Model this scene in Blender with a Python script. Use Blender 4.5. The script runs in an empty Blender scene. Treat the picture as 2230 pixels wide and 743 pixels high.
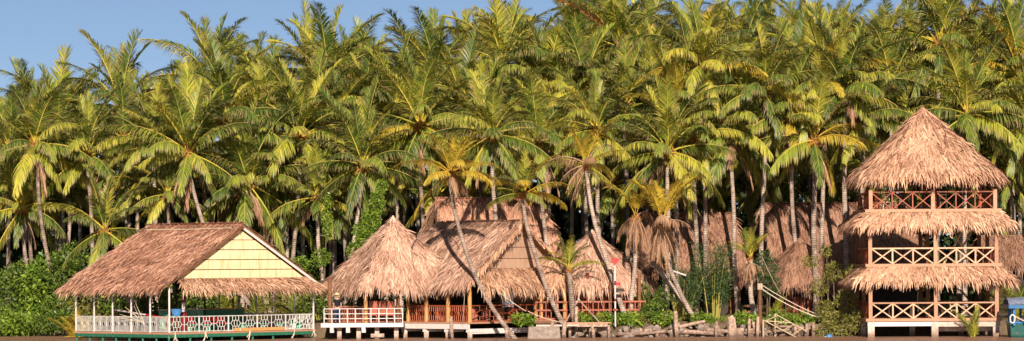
import bpy, math, random
from mathutils import Vector, Matrix
R = math.radians
random.seed(7)
sc = bpy.context.scene
col = sc.collection

# ------------------------------------------------------------------ camera
D, CAMZ, SC, HOR, ROLL = 180.0, 4.0, 40.0, 580.0, R(0.4)
cam_d = bpy.data.cameras.new('camera'); cam = bpy.data.objects.new('camera', cam_d); col.objects.link(cam)
cam.location = (0, -D, CAMZ); cam.rotation_euler = (R(90), ROLL, 0)
cam_d.sensor_width = 36; cam_d.sensor_fit = 'HORIZONTAL'
cam_d.lens = 36 * D / (2230 / SC); cam_d.shift_y = (HOR - 371.5) / 2230
cam_d.clip_start = 1; cam_d.clip_end = 5000
sc.camera = cam
# ------------------------------------------------------------------ sky and sun
SUN_EL, SUN_AZ = R(22), R(4)          # azimuth: to the right of straight behind the camera
w = bpy.data.worlds.new('World'); sc.world = w; w.use_nodes = True
nt = w.node_tree; bg = nt.nodes['Background']
sky = nt.nodes.new('ShaderNodeTexSky'); sky.sky_type = 'NISHITA'; sky.sun_disc = False
sky.sun_elevation = SUN_EL; sky.sun_rotation = R(180) - SUN_AZ
sky.air_density = 0.36; sky.dust_density = 0.35; sky.ozone_density = 0.6
nt.links.new(sky.outputs[0], bg.inputs[0]); bg.inputs[1].default_value = 0.053
sun_d = bpy.data.lights.new('sun', 'SUN'); sun = bpy.data.objects.new('sun', sun_d); col.objects.link(sun)
sun_d.energy = 4.8; sun_d.angle = R(0.55); sun_d.color = (1.0, 0.86, 0.72)
tos = Vector((math.sin(SUN_AZ) * math.cos(SUN_EL), -math.cos(SUN_AZ) * math.cos(SUN_EL), math.sin(SUN_EL)))
sun.rotation_euler = tos.to_track_quat('Z', 'Y').to_euler(); sun.location = (20, -60, 60)
vs = sc.view_settings; vs.view_transform = 'Standard'; vs.look = 'None'; vs.exposure = 0.66; vs.gamma = 1.0
vs.use_curve_mapping = False
sc.cycles.max_bounces = 6; sc.cycles.transparent_max_bounces = 4

# ------------------------------------------------------------------ helpers
def scale_at(Y): return SC * D / (D + Y)
def P(px, py, Y):
    u, v = px - 1115.0, HOR - py
    u2 = u * math.cos(ROLL) + v * math.sin(ROLL); v2 = v * math.cos(ROLL) - u * math.sin(ROLL)
    s = scale_at(Y); return Vector((u2 / s, Y, CAMZ + v2 / s))
def PX(px, Y): return (px - 1115.0) / scale_at(Y)
def rnd(a, b): return random.uniform(a, b)

class MB:
    def __init__(s): s.v = []; s.f = []; s.r = []; s.t = []; s.smooth = False
    def face(s, pts, r=0.5, t=None):
        i = len(s.v); s.v.extend([tuple(p) for p in pts]); s.f.append(tuple(range(i, i + len(pts))))
        s.r.append(r); s.t.append(t if t is not None else 0.0)
    def hexa(s, c, r=0.5):            # 8 corners: bottom 4 ccw, top 4 ccw
        i = len(s.v); s.v.extend([tuple(p) for p in c])
        for q in ((3, 2, 1, 0), (4, 5, 6, 7), (0, 1, 5, 4), (1, 2, 6, 5), (2, 3, 7, 6), (3, 0, 4, 7)):
            s.f.append(tuple(i + k for k in q)); s.r.append(r); s.t.append(0.0)
    def box(s, x0, x1, y0, y1, z0, z1, r=0.5):
        s.hexa([(x0, y0, z0), (x1, y0, z0), (x1, y1, z0), (x0, y1, z0), (x0, y0, z1), (x1, y0, z1), (x1, y1, z1), (x0, y1, z1)], r)
    def bar(s, a, b, w, h=None, r=0.5, up=(0, 0, 1)):
        a, b = Vector(a), Vector(b); h = h or w; d = (b - a)
        if d.length < 1e-6: return
        d.normalize(); up = Vector(up)
        if abs(d.dot(up)) > 0.95: up = Vector((0, 1, 0))
        sx = d.cross(up).normalized() * (w / 2); uz = sx.cross(d).normalized() * (h / 2)
        s.hexa([a - sx - uz, b - sx - uz, b + sx - uz, a + sx - uz, a - sx + uz, b - sx + uz, b + sx + uz, a + sx + uz], r)
    def tube(s, pts, rad, n=7, r=0.5, cap=True):
        pts = [Vector(p) for p in pts]
        if not hasattr(rad, '__len__'): rad = [rad] * len(pts)
        i0 = len(s.v); up = Vector((0.013, 1, 0.017)); m = len(pts); L = 0
        for k, p in enumerate(pts):
            d = (pts[min(k + 1, m - 1)] - pts[max(k - 1, 0)])
            d = d.normalized() if d.length > 1e-9 else Vector((0, 0, 1))
            if abs(d.dot(up)) > 0.97: up = Vector((1, 0, 0.02))
            x = d.cross(up).normalized(); y = d.cross(x)
            for j in range(n):
                a = 2 * math.pi * j / n; s.v.append(tuple(p + (x * math.cos(a) + y * math.sin(a)) * rad[k]))
        for k in range(m - 1):
            for j in range(n):
                a = i0 + k * n + j; b = i0 + k * n + (j + 1) % n
                s.f.append((a, b, b + n, a + n)); s.r.append(r); s.t.append(k / max(1, m - 1))
        if cap:
            s.f.append(tuple(i0 + j for j in range(n))[::-1]); s.r.append(r); s.t.append(0)
            s.f.append(tuple(i0 + (m - 1) * n + j for j in range(n))); s.r.append(r); s.t.append(1)
    def lathe(s, c, prof, n=12, r=0.5):
        c = Vector(c); i0 = len(s.v); m = len(prof)
        for (q, z) in prof:
            for j in range(n):
                a = 2 * math.pi * j / n; s.v.append((c.x + q * math.cos(a), c.y + q * math.sin(a), c.z + z))
        for k in range(m - 1):
            for j in range(n):
                a = i0 + k * n + j; b = i0 + k * n + (j + 1) % n
                s.f.append((a, b, b + n, a + n)); s.r.append(r); s.t.append(k / m)
        s.f.append(tuple(i0 + j for j in range(n))[::-1]); s.r.append(r); s.t.append(0)
        s.f.append(tuple(i0 + (m - 1) * n + j for j in range(n))); s.r.append(r); s.t.append(1)
    def mesh(s, name, mat):
        me = bpy.data.meshes.new(name); me.from_pydata(s.v, [], s.f)
        a = me.attributes.new('rnd', 'FLOAT', 'FACE'); a.data.foreach_set('value', s.r)
        a = me.attributes.new('tt', 'FLOAT', 'FACE'); a.data.foreach_set('value', s.t)
        if s.smooth: me.polygons.foreach_set('use_smooth', [True] * len(s.f))
        if mat: me.materials.append(mat)
        me.update(); return me
    def build(s, name, mat, parent=None, loc=None):
        return link(name, s.mesh(name, mat), parent, loc)

def link(name, me, parent=None, loc=None):
    o = bpy.data.objects.new(name, me); col.objects.link(o)
    if parent:
        o.parent = parent
        if loc is None and me is not None and parent.type == 'EMPTY': o.location = -parent.location
    if loc is not None: o.location = loc
    return o
def thing(name, label, cat, loc=(0, 0, 0), group=None):
    o = link(name, None); o.location = loc; o.empty_display_size = 0.2
    return tag(o, label, cat, group)
def tag(o, label, cat, group=None):
    o['label'] = label; o['category'] = cat
    if group: o['group'] = group
    return o
def struct(o): o['kind'] = 'structure'; return o
def stuff(o): o['kind'] = 'stuff'; return o

# ------------------------------------------------------------------ materials
def mat(name, c1, c2=None, rough=0.8, scale=6.0, bump=0.0, bscale=30.0, c3=None, spec=0.3, stretch=(1, 1, 1), detail=5, vary=.18, stain=None):
    m = bpy.data.materials.new(name); m.use_nodes = True; t = m.node_tree; b = t.nodes['Principled BSDF']
    b.inputs['Roughness'].default_value = rough; b.inputs['Specular IOR Level'].default_value = spec
    c2 = c2 or tuple(x * 0.75 for x in c1)
    tc = t.nodes.new('ShaderNodeTexCoord'); mp = t.nodes.new('ShaderNodeMapping'); mp.inputs['Scale'].default_value = stretch
    t.links.new(tc.outputs['Object'], mp.inputs[0])
    n = t.nodes.new('ShaderNodeTexNoise'); n.inputs['Scale'].default_value = scale; n.inputs['Detail'].default_value = detail
    n.inputs['Roughness'].default_value = 0.65; t.links.new(mp.outputs[0], n.inputs['Vector'])
    rp = t.nodes.new('ShaderNodeValToRGB'); rp.color_ramp.elements[0].position = 0.33; rp.color_ramp.elements[1].position = 0.68
    rp.color_ramp.elements[0].color = (*c2, 1); rp.color_ramp.elements[1].color = (*c1, 1)
    if c3: e = rp.color_ramp.elements.new(0.5); e.color = (*c3, 1)
    t.links.new(n.outputs[0], rp.inputs[0])
    oi = t.nodes.new('ShaderNodeObjectInfo'); mr = t.nodes.new('ShaderNodeMapRange'); mr.inputs[3].default_value = 1 - vary; mr.inputs[4].default_value = 1 + vary * .5
    t.links.new(oi.outputs['Random'], mr.inputs[0])
    hs = t.nodes.new('ShaderNodeHueSaturation'); t.links.new(mr.outputs[0], hs.inputs['Value']); t.links.new(rp.outputs[0], hs.inputs['Color'])
    cout = hs.outputs[0]
    if stain:                                  # mud and algae left by the tide on the lowest part
        sp = t.nodes.new('ShaderNodeSeparateXYZ'); t.links.new(tc.outputs['Object'], sp.inputs[0])
        ad = t.nodes.new('ShaderNodeMath'); ad.operation = 'MULTIPLY_ADD'; ad.inputs[1].default_value = .45; t.links.new(n.outputs[0], ad.inputs[0]); t.links.new(sp.outputs['Z'], ad.inputs[2])
        m2 = t.nodes.new('ShaderNodeMapRange'); m2.inputs[1].default_value = .28; m2.inputs[2].default_value = .62; m2.inputs[3].default_value = .85; m2.inputs[4].default_value = 0; t.links.new(ad.outputs[0], m2.inputs[0])
        mx = t.nodes.new('ShaderNodeMixRGB'); mx.inputs[2].default_value = (*stain, 1); t.links.new(m2.outputs[0], mx.inputs[0]); t.links.new(cout, mx.inputs[1]); cout = mx.outputs[0]
    t.links.new(cout, b.inputs['Base Color'])
    if bump:
        n2 = t.nodes.new('ShaderNodeTexNoise'); n2.inputs['Scale'].default_value = bscale; n2.inputs['Detail'].default_value = 4
        t.links.new(mp.outputs[0], n2.inputs['Vector'])
        bp = t.nodes.new('ShaderNodeBump'); bp.inputs['Strength'].default_value = bump; bp.inputs['Distance'].default_value = 0.05
        t.links.new(n2.outputs[0], bp.inputs['Height']); t.links.new(bp.outputs[0], b.inputs['Normal'])
    return m
def ramp_mat(name, stops, rough=0.7, trans=0.0, obj_rand=0.0, spec=0.25, tip=None, big=None):
    """colour per leaf / straw from the face attribute 'rnd'"""
    m = bpy.data.materials.new(name); m.use_nodes = True; t = m.node_tree; b = t.nodes['Principled BSDF']
    b.inputs['Roughness'].default_value = rough; b.inputs['Specular IOR Level'].default_value = spec
    at = t.nodes.new('ShaderNodeAttribute'); at.attribute_name = 'rnd'
    val = at.outputs['Fac']
    if obj_rand:
        oi = t.nodes.new('ShaderNodeObjectInfo')
        ma = t.nodes.new('ShaderNodeMath'); ma.operation = 'MULTIPLY_ADD'; ma.inputs[1].default_value = obj_rand; ma.inputs[2].default_value = -obj_rand / 2
        t.links.new(oi.outputs['Random'], ma.inputs[0])
        ad = t.nodes.new('ShaderNodeMath'); ad.operation = 'ADD'; t.links.new(val, ad.inputs[0]); t.links.new(ma.outputs[0], ad.inputs[1])
        ad.use_clamp = True; val = ad.outputs[0]
    if big:                                    # slow weathering patches across a roof
        tc = t.nodes.new('ShaderNodeTexCoord'); n = t.nodes.new('ShaderNodeTexNoise'); n.inputs['Scale'].default_value = big[0]; n.inputs['Detail'].default_value = 3
        t.links.new(tc.outputs['Object'], n.inputs['Vector'])
        ma = t.nodes.new('ShaderNodeMath'); ma.operation = 'MULTIPLY_ADD'; ma.inputs[1].default_value = big[1]; ma.inputs[2].default_value = -big[1] / 2
        t.links.new(n.outputs[0], ma.inputs[0])
        ad = t.nodes.new('ShaderNodeMath'); ad.operation = 'ADD'; t.links.new(val, ad.inputs[0]); t.links.new(ma.outputs[0], ad.inputs[1])
        ad.use_clamp = True; val = ad.outputs[0]
    rp = t.nodes.new('ShaderNodeValToRGB'); el = rp.color_ramp.elements
    el[0].position = stops[0][0]; el[0].color = (*stops[0][1], 1); el[1].position = stops[-1][0]; el[1].color = (*stops[-1][1], 1)
    for p, c in stops[1:-1]: e = el.new(p); e.color = (*c, 1)
    t.links.new(val, rp.inputs[0]); cout = rp.outputs[0]
    if tip:
        at2 = t.nodes.new('ShaderNodeAttribute'); at2.attribute_name = 'tt'
        mx = t.nodes.new('ShaderNodeMixRGB'); mx.inputs[2].default_value = (*tip, 1)
        t.links.new(at2.outputs['Fac'], mx.inputs[0]); t.links.new(cout, mx.inputs[1]); cout = mx.outputs[0]
    t.links.new(cout, b.inputs['Base Color'])
    if trans:
        tr = t.nodes.new('ShaderNodeBsdfTranslucent'); t.links.new(cout, tr.inputs[0])
        ms = t.nodes.new('ShaderNodeMixShader'); ms.inputs[0].default_value = trans
        t.links.new(b.outputs[0], ms.inputs[1]); t.links.new(tr.outputs[0], ms.inputs[2])
        t.links.new(ms.outputs[0], t.nodes['Material Output'].inputs[0])
    return m
M = {}
M['frond'] = ramp_mat('palm_leaf_green', [(0, (.026, .060, .014)), (.25, (.085, .155, .022)), (.5, (.235, .305, .034)), (.78, (.50, .47, .05)), (1, (.80, .64, .085))], .40, .30, .62, .35, tip=(.46, .32, .16))
M['frond_y'] = ramp_mat('palm_leaf_yellow', [(0, (.24, .24, .025)), (.35, (.48, .40, .038)), (.7, (.64, .46, .05)), (1, (.66, .38, .05))], .45, .30, .3, .3, tip=(.58, .38, .12))
M['frond_d'] = ramp_mat('palm_leaf_dead', [(0, (.14, .075, .04)), (.4, (.31, .175, .10)), (.75, (.46, .28, .17)), (1, (.54, .37, .25))], .8, .12, .3, .1)
M['rachis'] = None
M['heart'] = mat('palm_heart', (.42, .20, .05), (.20, .09, .03), .8, 9, .4, 25)
M['trunk'] = bpy.data.materials.new('palm_trunk')
def trunk_mat(m):
    m.use_nodes = True; t = m.node_tree; b = t.nodes['Principled BSDF']; b.inputs['Roughness'].default_value = .85; b.inputs['Specular IOR Level'].default_value = .15
    tc = t.nodes.new('ShaderNodeTexCoord'); wv = t.nodes.new('ShaderNodeTexWave'); wv.bands_direction = 'Z'; wv.inputs['Scale'].default_value = 2.4
    wv.inputs['Distortion'].default_value = 2.0; wv.inputs['Detail'].default_value = 2; wv.inputs['Detail Scale'].default_value = 2.0
    n = t.nodes.new('ShaderNodeTexNoise'); n.inputs['Scale'].default_value = 3.0; n.inputs['Detail'].default_value = 8; n.inputs['Roughness'].default_value = .7
    t.links.new(tc.outputs['Object'], wv.inputs[0]); t.links.new(tc.outputs['Object'], n.inputs['Vector'])
    rp = t.nodes.new('ShaderNodeValToRGB'); e = rp.color_ramp.elements
    e[0].position = .32; e[0].color = (.17, .12, .095, 1); e[1].position = .66; e[1].color = (.50, .40, .33, 1)
    oi = t.nodes.new('ShaderNodeObjectInfo'); 
    ma = t.nodes.new('ShaderNodeMath'); ma.operation = 'MULTIPLY_ADD'; ma.inputs[1].default_value = .22; ma.inputs[2].default_value = -.11
    t.links.new(oi.outputs['Random'], ma.inputs[0])
    ad = t.nodes.new('ShaderNodeMath'); ad.operation = 'ADD'; t.links.new(n.outputs[0], ad.inputs[0]); t.links.new(ma.outputs[0], ad.inputs[1])
    t.links.new(ad.outputs[0], rp.inputs[0])
    rp2 = t.nodes.new('ShaderNodeValToRGB'); e = rp2.color_ramp.elements; e[0].position = .0; e[0].color = (.55, .52, .50, 1); e[1].position = .35; e[1].color = (1, 1, 1, 1)
    t.links.new(wv.outputs[0], rp2.inputs[0])
    mx = t.nodes.new('ShaderNodeMixRGB'); mx.blend_type = 'MULTIPLY'; mx.inputs[0].default_value = 1
    t.links.new(rp.outputs[0], mx.inputs[1]); t.links.new(rp2.outputs[0], mx.inputs[2]); t.links.new(mx.outputs[0], b.inputs['Base Color'])
    bp = t.nodes.new('ShaderNodeBump'); bp.inputs['Strength'].default_value = .5; bp.inputs['Distance'].default_value = .03
    t.links.new(wv.outputs[0], bp.inputs['Height']); t.links.new(bp.outputs[0], b.inputs['Normal'])
trunk_mat(M['trunk'])
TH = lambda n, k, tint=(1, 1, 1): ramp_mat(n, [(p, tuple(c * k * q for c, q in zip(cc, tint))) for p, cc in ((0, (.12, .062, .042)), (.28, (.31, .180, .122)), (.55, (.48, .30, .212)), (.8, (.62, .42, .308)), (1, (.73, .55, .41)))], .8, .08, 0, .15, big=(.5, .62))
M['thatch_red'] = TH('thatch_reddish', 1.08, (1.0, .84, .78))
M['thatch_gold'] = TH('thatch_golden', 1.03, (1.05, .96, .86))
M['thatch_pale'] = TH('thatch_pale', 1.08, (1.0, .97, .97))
M['thatch_old_shaded'] = TH('thatch_old_shaded', .66, (1.0, .86, .80))  # darkened thatch: palm shade on the rear roofs is put into the colour
M['slab'] = mat('thatch_backing', (.30, .17, .10), (.16, .085, .05), .9, 5, .5, 30)
M['cream'] = mat('cream_panel', (.84, .72, .44), (.62, .43, .22), .7, 2.2, .15, 20, c3=(.80, .65, .38), stretch=(3, 3, .3), vary=.10)
M['mat_wall'] = mat('woven_mat_wall', (.44, .29, .20), (.33, .20, .13), .85, 3, .3, 60, stretch=(3, 3, .5))
M['white'] = mat('white_paint', (.74, .69, .66), (.56, .50, .47), .55, 9, .1, 40)
M['rail_white'] = mat('worn_white_railing', (.62, .61, .60), (.34, .31, .29), .6, 5, .1, 40, c3=(.55, .53, .51), vary=.12)
M['wood_red'] = mat('red_varnished_wood', (.38, .085, .027), (.22, .045, .016), .45, 7, .1, 40, spec=.4)
M['wood_gold'] = mat('golden_wood_post', (.60, .33, .12), (.42, .20, .07), .6, 5, .15, 30, stretch=(4, 4, .6))
M['wood_tan'] = mat('tan_timber', (.54, .30, .19), (.38, .19, .11), .65, 5, .15, 40, stretch=(2, 2, 2))
M['rail_cream'] = mat('cream_timber', (.68, .46, .30), (.50, .30, .18), .65, 5, .15, 40, vary=.22)
M['wood_brown'] = mat('brown_timber', (.24, .11, .05), (.13, .055, .03), .65, 5, .15, 40)
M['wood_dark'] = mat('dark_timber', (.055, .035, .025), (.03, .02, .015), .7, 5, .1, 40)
M['driftwood'] = mat('weathered_wood', (.50, .38, .30), (.20, .13, .095), .9, 7, .5, 25, c3=(.36, .25, .19), vary=.35, stain=(.09, .055, .04))
M['concrete'] = mat('pale_concrete', (.66, .57, .50), (.45, .34, .27), .85, 3.5, .2, 30, stain=(.17, .10, .06))
M['green_paint'] = mat('green_paint', (.035, .20, .115), (.02, .12, .07), .5, 6, .1, 30)
M['green_light'] = mat('pale_green_panel', (.16, .42, .27), (.06, .26, .15), .5, 3, .1, 30)
M['red_paint'] = mat('red_paint', (.46, .022, .03), (.32, .016, .02), .5, 8)
M['dark_red'] = mat('dark_red_paint', (.22, .016, .016), (.13, .012, .012), .5, 8)
M['blue_plastic'] = mat('blue_plastic', (.09, .30, .62), (.06, .22, .5), .4, 8)
M['boat_blue'] = mat('boat_blue_paint', (.02, .19, .42), (.015, .12, .30), .45, 6)
M['boat_green'] = mat('boat_green_paint', (.02, .12, .10), (.015, .075, .07), .5, 6)
M['tarp'] = mat('grey_blue_tarp', (.26, .28, .36), (.12, .15, .25), .6, 4)
M['rope'] = mat('pale_rope', (.66, .56, .45), (.48, .38, .29), .9, 20)
M['bamboo'] = mat('bamboo_pole', (.56, .46, .30), (.40, .30, .18), .6, 5)
M['stone'] = mat('shore_stone', (.40, .33, .28), (.20, .15, .12), .9, 4, .6, 12)
M['cloth_white'] = mat('white_cloth', (.72, .74, .78), (.55, .58, .64), .9, 4)
M['skin'] = mat('skin', (.42, .24, .16), (.38, .21, .14), .6, 8)
M['shirt'] = mat('dark_shirt', (.012, .014, .024), (.008, .010, .016), .85, 12)
M['jeans'] = mat('blue_jeans', (.04, .07, .15), (.03, .05, .11), .85, 12)
M['hat'] = mat('straw_hat', (.72, .58, .32), (.6, .45, .22), .8, 30)
M['hair'] = mat('black_hair', (.01, .008, .007), (.015, .01, .008), .5, 30)
M['coconut'] = mat('green_coconut', (.46, .42, .05), (.30, .32, .04), .4, 3)
M['leaf_bush'] = ramp_mat('bush_leaf', [(0, (.02, .042, .010)), (.4, (.07, .12, .018)), (.75, (.15, .22, .03)), (1, (.30, .34, .06))], .4, .2, 0, .35)
M['leaf_shaded'] = ramp_mat('shaded_undergrowth_leaf', [(0, (.006, .013, .006)), (.5, (.018, .034, .010)), (1, (.06, .085, .022))], .5, .15, 0, .2)  # near-black greens carry the deep shade of the grove in the colour
M['leaf_vine'] = ramp_mat('vine_leaf', [(0, (.04, .08, .012)), (.5, (.14, .235, .024)), (1, (.34, .42, .055))], .4, .25, 0, .3)
M['leaf_bamboo'] = ramp_mat('bamboo_leaf', [(0, (.016, .036, .012)), (.5, (.05, .09, .026)), (1, (.13, .18, .06))], .45, .2, 0, .3)
M['leaf_shrub'] = ramp_mat('shrub_leaf', [(0, (.06, .07, .016)), (.5, (.20, .20, .04)), (1, (.42, .36, .10))], .45, .2, 0, .3)
M['grass'] = ramp_mat('lawn_grass', [(0, (.05, .08, .012)), (.5, (.12, .165, .025)), (1, (.24, .24, .06))], .6, .2, 0, .2)
M['stem'] = mat('shrub_stem', (.16, .11, .07), (.08, .05, .035), .9, 8)
M['bamboo_green'] = mat('yellow_bamboo_culm', (.42, .36, .08), (.26, .24, .06), .5, 4)

# ------------------------------------------------------------------ ground and water
def smooth(a, b, x):
    t = min(1, max(0, (x - a) / (b - a))); return t * t * (3 - 2 * t)
def shore(X):
    y = 5.0 + 5.0 * smooth(-2.5, .5, -X) + 9.0 * smooth(12, 22, -X)
    return y + .5 * math.sin(X * .7) + .3 * math.sin(X * 1.9)
def ground_z(X, Y):
    d = Y - shore(X); left = smooth(14, 22, -X)
    top = .82 * (1 - left) + .50 * left
    wdt = 1.2 * (1 - left) + 9 * left
    z = -1.0 + (top + 1.0) * smooth(-wdt * .6, wdt * .5, d)
    return z + (.10 * math.sin(X * .8 + Y * .5) * math.sin(Y * .9) * smooth(0, 4, d)) + .012 * max(0, d - 4)
gm = MB(); gx = []; gy = []
x = -30
xs = [-1500, -700, -300, -120, -60] + [-45 + i * .75 for i in range(121)] + [60, 120, 300, 700, 1500]
ys = [-300, -60, -20, -8, -3, 0] + [1 + i * .6 for i in range(52)] + [34 + i * 3 for i in range(14)] + [90, 150, 300, 800, 2500]
for Y in ys:
    for X in xs: gm.v.append((X, Y, ground_z(X, Y) if Y < 90 else .82 + .012 * 80))
nx = len(xs)
for j in range(len(ys) - 1):
    for i in range(nx - 1):
        a = j * nx + i; gm.f.append((a, a + 1, a + nx + 1, a + nx)); gm.r.append(.5); gm.t.append(0)
gm.smooth = True
def ground_mat():
    m = mat('bank_earth', (.20, .13, .085), (.09, .06, .04), .95, 1.2, .6, 6, c3=(.13, .095, .055))
    return m
struct(gm.build('ground', ground_mat()))
wm = MB(); wm.v = [(-1500, -1200, 0), (1500, -1200, 0), (1500, 60, 0), (-1500, 60, 0)]; wm.f = [(0, 1, 2, 3)]; wm.r = [.5]; wm.t = [0]
mw = mat('river_water', (.33, .185, .125), (.25, .135, .09), .28, .5, 0, 1, spec=.28, vary=0)
t = mw.node_tree; b = t.nodes['Principled BSDF']
tc = t.nodes.new('ShaderNodeTexCoord'); mp = t.nodes.new('ShaderNodeMapping'); mp.inputs['Scale'].default_value = (1.2, 3.0, 1); t.links.new(tc.outputs['Object'], mp.inputs[0])
nn = t.nodes.new('ShaderNodeTexNoise'); nn.inputs['Scale'].default_value = 2.2; nn.inputs['Detail'].default_value = 4; t.links.new(mp.outputs[0], nn.inputs['Vector'])
bp = t.nodes.new('ShaderNodeBump'); bp.inputs['Strength'].default_value = 1.0; bp.inputs['Distance'].default_value = .3
t.links.new(nn.outputs[0], bp.inputs['Height']); t.links.new(bp.outputs[0], b.inputs['Normal'])
struct(wm.build('water', mw))

# ------------------------------------------------------------------ thatch
def thatch(mb, e0, e1, r1, r0, dens=130, ln=.75, wd=.052, yaw=.28, fringe=1.0, drop=.35, lift=.06):
    e0, e1, r1, r0 = map(Vector, (e0, e1, r1, r0))
    n = (e1 - e0).cross(((r0 + r1) - (e0 + e1)) / 2)
    n.normalize()
    if n.z < 0: n = -n
    wb, wt = (e1 - e0).length, (r1 - r0).length; sl = ((r0 + r1 - e0 - e1) / 2).length
    N = int(dens * sl * (wb + wt) / 2)
    ph = rnd(0, 9)
    def strip(p, d, l, w, r, up, grav):
        sd = d.cross(n)
        if sd.length < 1e-4: return
        sd.normalize(); sd = (sd + n * rnd(-.5, .5)).normalized() * (w / 2)
        m = p + d * (l * .55) + n * up; tip = p + d * l + n * (up * rnd(.2, 1.0)); tip.z -= grav * l
        m.z -= grav * l * .25
        i = len(mb.v); mb.v.extend([tuple(p - sd), tuple(p + sd), tuple(m + sd * .9), tuple(m - sd * .9), tuple(tip + sd * .15), tuple(tip - sd * .15)])
        mb.f.append((i, i + 1, i + 2, i + 3)); mb.f.append((i + 3, i + 2, i + 4, i + 5)); mb.r.extend((r, min(1, r + .06))); mb.t.extend((0, 0))
    for k in range(N):
        while True:
            s, t = random.random(), random.random() ** .93
            if wt > wb * .98 or random.random() < (wb + (wt - wb) * t) / max(wb, wt): break
        p0 = e0.lerp(e1, s); p1 = r0.lerp(r1, s); p = p0.lerp(p1, t)
        dn = (p0 - p1).normalized(); sd = dn.cross(n)
        cl = math.sin(p.x * 2.1 + ph) * math.sin(p.y * 2.3 + p.z * 1.7 + ph)
        a = random.gauss(.10 * cl, yaw); d = (dn * math.cos(a) + sd * math.sin(a)).normalized()
        r = min(1, max(0, random.gauss(.52 + .10 * cl, .19)))
        strip(p + n * (rnd(0, lift) + .02 * cl), d, ln * rnd(.55, 1.15), wd * rnd(.6, 1.4), r, rnd(.0, .075), .0 if t * sl > ln else rnd(0, .25))
    for k in range(int(wb * 46 * fringe)):
        s = random.random(); p0 = e0.lerp(e1, s); p1 = r0.lerp(r1, s); dn = (p0 - p1).normalized(); sd = dn.cross(n)
        cl = math.sin(p0.x * 3.1 + ph) * math.sin(p0.y * 3.3 + ph * 2)
        a = random.gauss(0, .22); d = (dn * math.cos(a) + sd * math.sin(a)).normalized()
        p = p0 + (p1 - p0).normalized() * rnd(.05, .5) + n * rnd(-.10, .05)
        strip(p, d, (.5 + drop * rnd(.3, 1.2) + .10 * cl), wd * rnd(.6, 1.4), min(1, max(0, random.gauss(.66, .2))), rnd(-.03, .05), rnd(.15, .75))
def slab(mb, pts, th=.10):
    pts = [Vector(p) for p in pts]; n = (pts[1] - pts[0]).cross(pts[2] - pts[0]).normalized()
    if n.z < 0: n = -n
    lo = [p - n * th for p in pts]; k = len(pts); i = len(mb.v)
    mb.v.extend([tuple(p) for p in pts] + [tuple(p) for p in lo])
    mb.f.append(tuple(range(i, i + k))); mb.f.append(tuple(range(i + 2 * k - 1, i + k - 1, -1))); mb.r.extend((.4, .4)); mb.t.extend((0, 0))
    for j in range(k):
        a, b = i + j, i + (j + 1) % k; mb.f.append((a, b, b + k, a + k)); mb.r.append(.4); mb.t.append(0)
def roof(parent, planes, m, **kw):
    """planes: list of (e0,e1,r1,r0); makes the backing and the straw on it"""
    sb = MB(); tb = MB()
    for pl in planes:
        q = [Vector(p) for p in pl]
        if (q[2] - q[3]).length < 1e-4: q = q[:3]
        slab(sb, q); thatch(tb, *pl, **kw)
    o = sb.build('roof', M['slab'], parent); s = stuff(tb.build('thatch', m, o, loc=(0, 0, 0)))
    return o
def ridge_cap(parent, a, b, m, wd=.5, dens=60):
    mb = MB(); a, b = Vector(a), Vector(b); L = (b - a).length; ax = (b - a).normalized(); sd = ax.cross(Vector((0, 0, 1))).normalized()
    for k in range(int(L * dens)):
        p = a + ax * rnd(0, L) + Vector((0, 0, rnd(.03, .12))); s = random.choice((-1, 1)); d = (sd * s * .8 + ax * rnd(-.5, .5) + Vector((0, 0, -rnd(.3, .8)))).normalized()
        w = ax * rnd(.025, .05); l = wd * rnd(.6, 1.3); q = p - d * .15; e = p + d * l
        mb.face([q - w, q + w, e + w * .5, e - w * .5], min(1, max(0, random.gauss(.45, .2))))
    return stuff(mb.build('ridge_thatch', m, parent))

# ------------------------------------------------------------------ railings
def kinked(mb, o, ax, x, sgn, h, d, w):
    f = lambda xx, zz: o + ax * xx + Vector((0, 0, zz))
    pts = [(x, 0), (x, .34 * h), (x + sgn * d, .5 * h), (x, .66 * h), (x, h)]
    for a, b in zip(pts[:-1], pts[1:]): mb.bar(f(*a), f(*b), w, w)
def deco_railing(parent, a, b, h, m, w=.03, mod=.56, name='railing'):
    a, b = Vector(a), Vector(b); L = (b - a).length; ax = (b - a).normalized(); mb = MB()
    mb.bar(a + Vector((0, 0, h)), b + Vector((0, 0, h)), w * 1.6, w * 1.6); mb.bar(a + Vector((0, 0, .05)), b + Vector((0, 0, .05)), w * 1.5, w * 1.5)
    n = max(1, round(L / mod)); q = L / n
    for k in range(n):
        o = a + ax * (k * q) + Vector((0, 0, .05)); hh = h - .05
        for x, s in ((.20, -1), (.40, -1), (.60, 1), (.80, 1)): kinked(mb, o, ax, x * q, s, hh, q * .10, w)
        if k: mb.bar(o, o + Vector((0, 0, hh)), w * 1.3, w * 1.3)
    return mb.build(name, m, parent)
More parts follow.
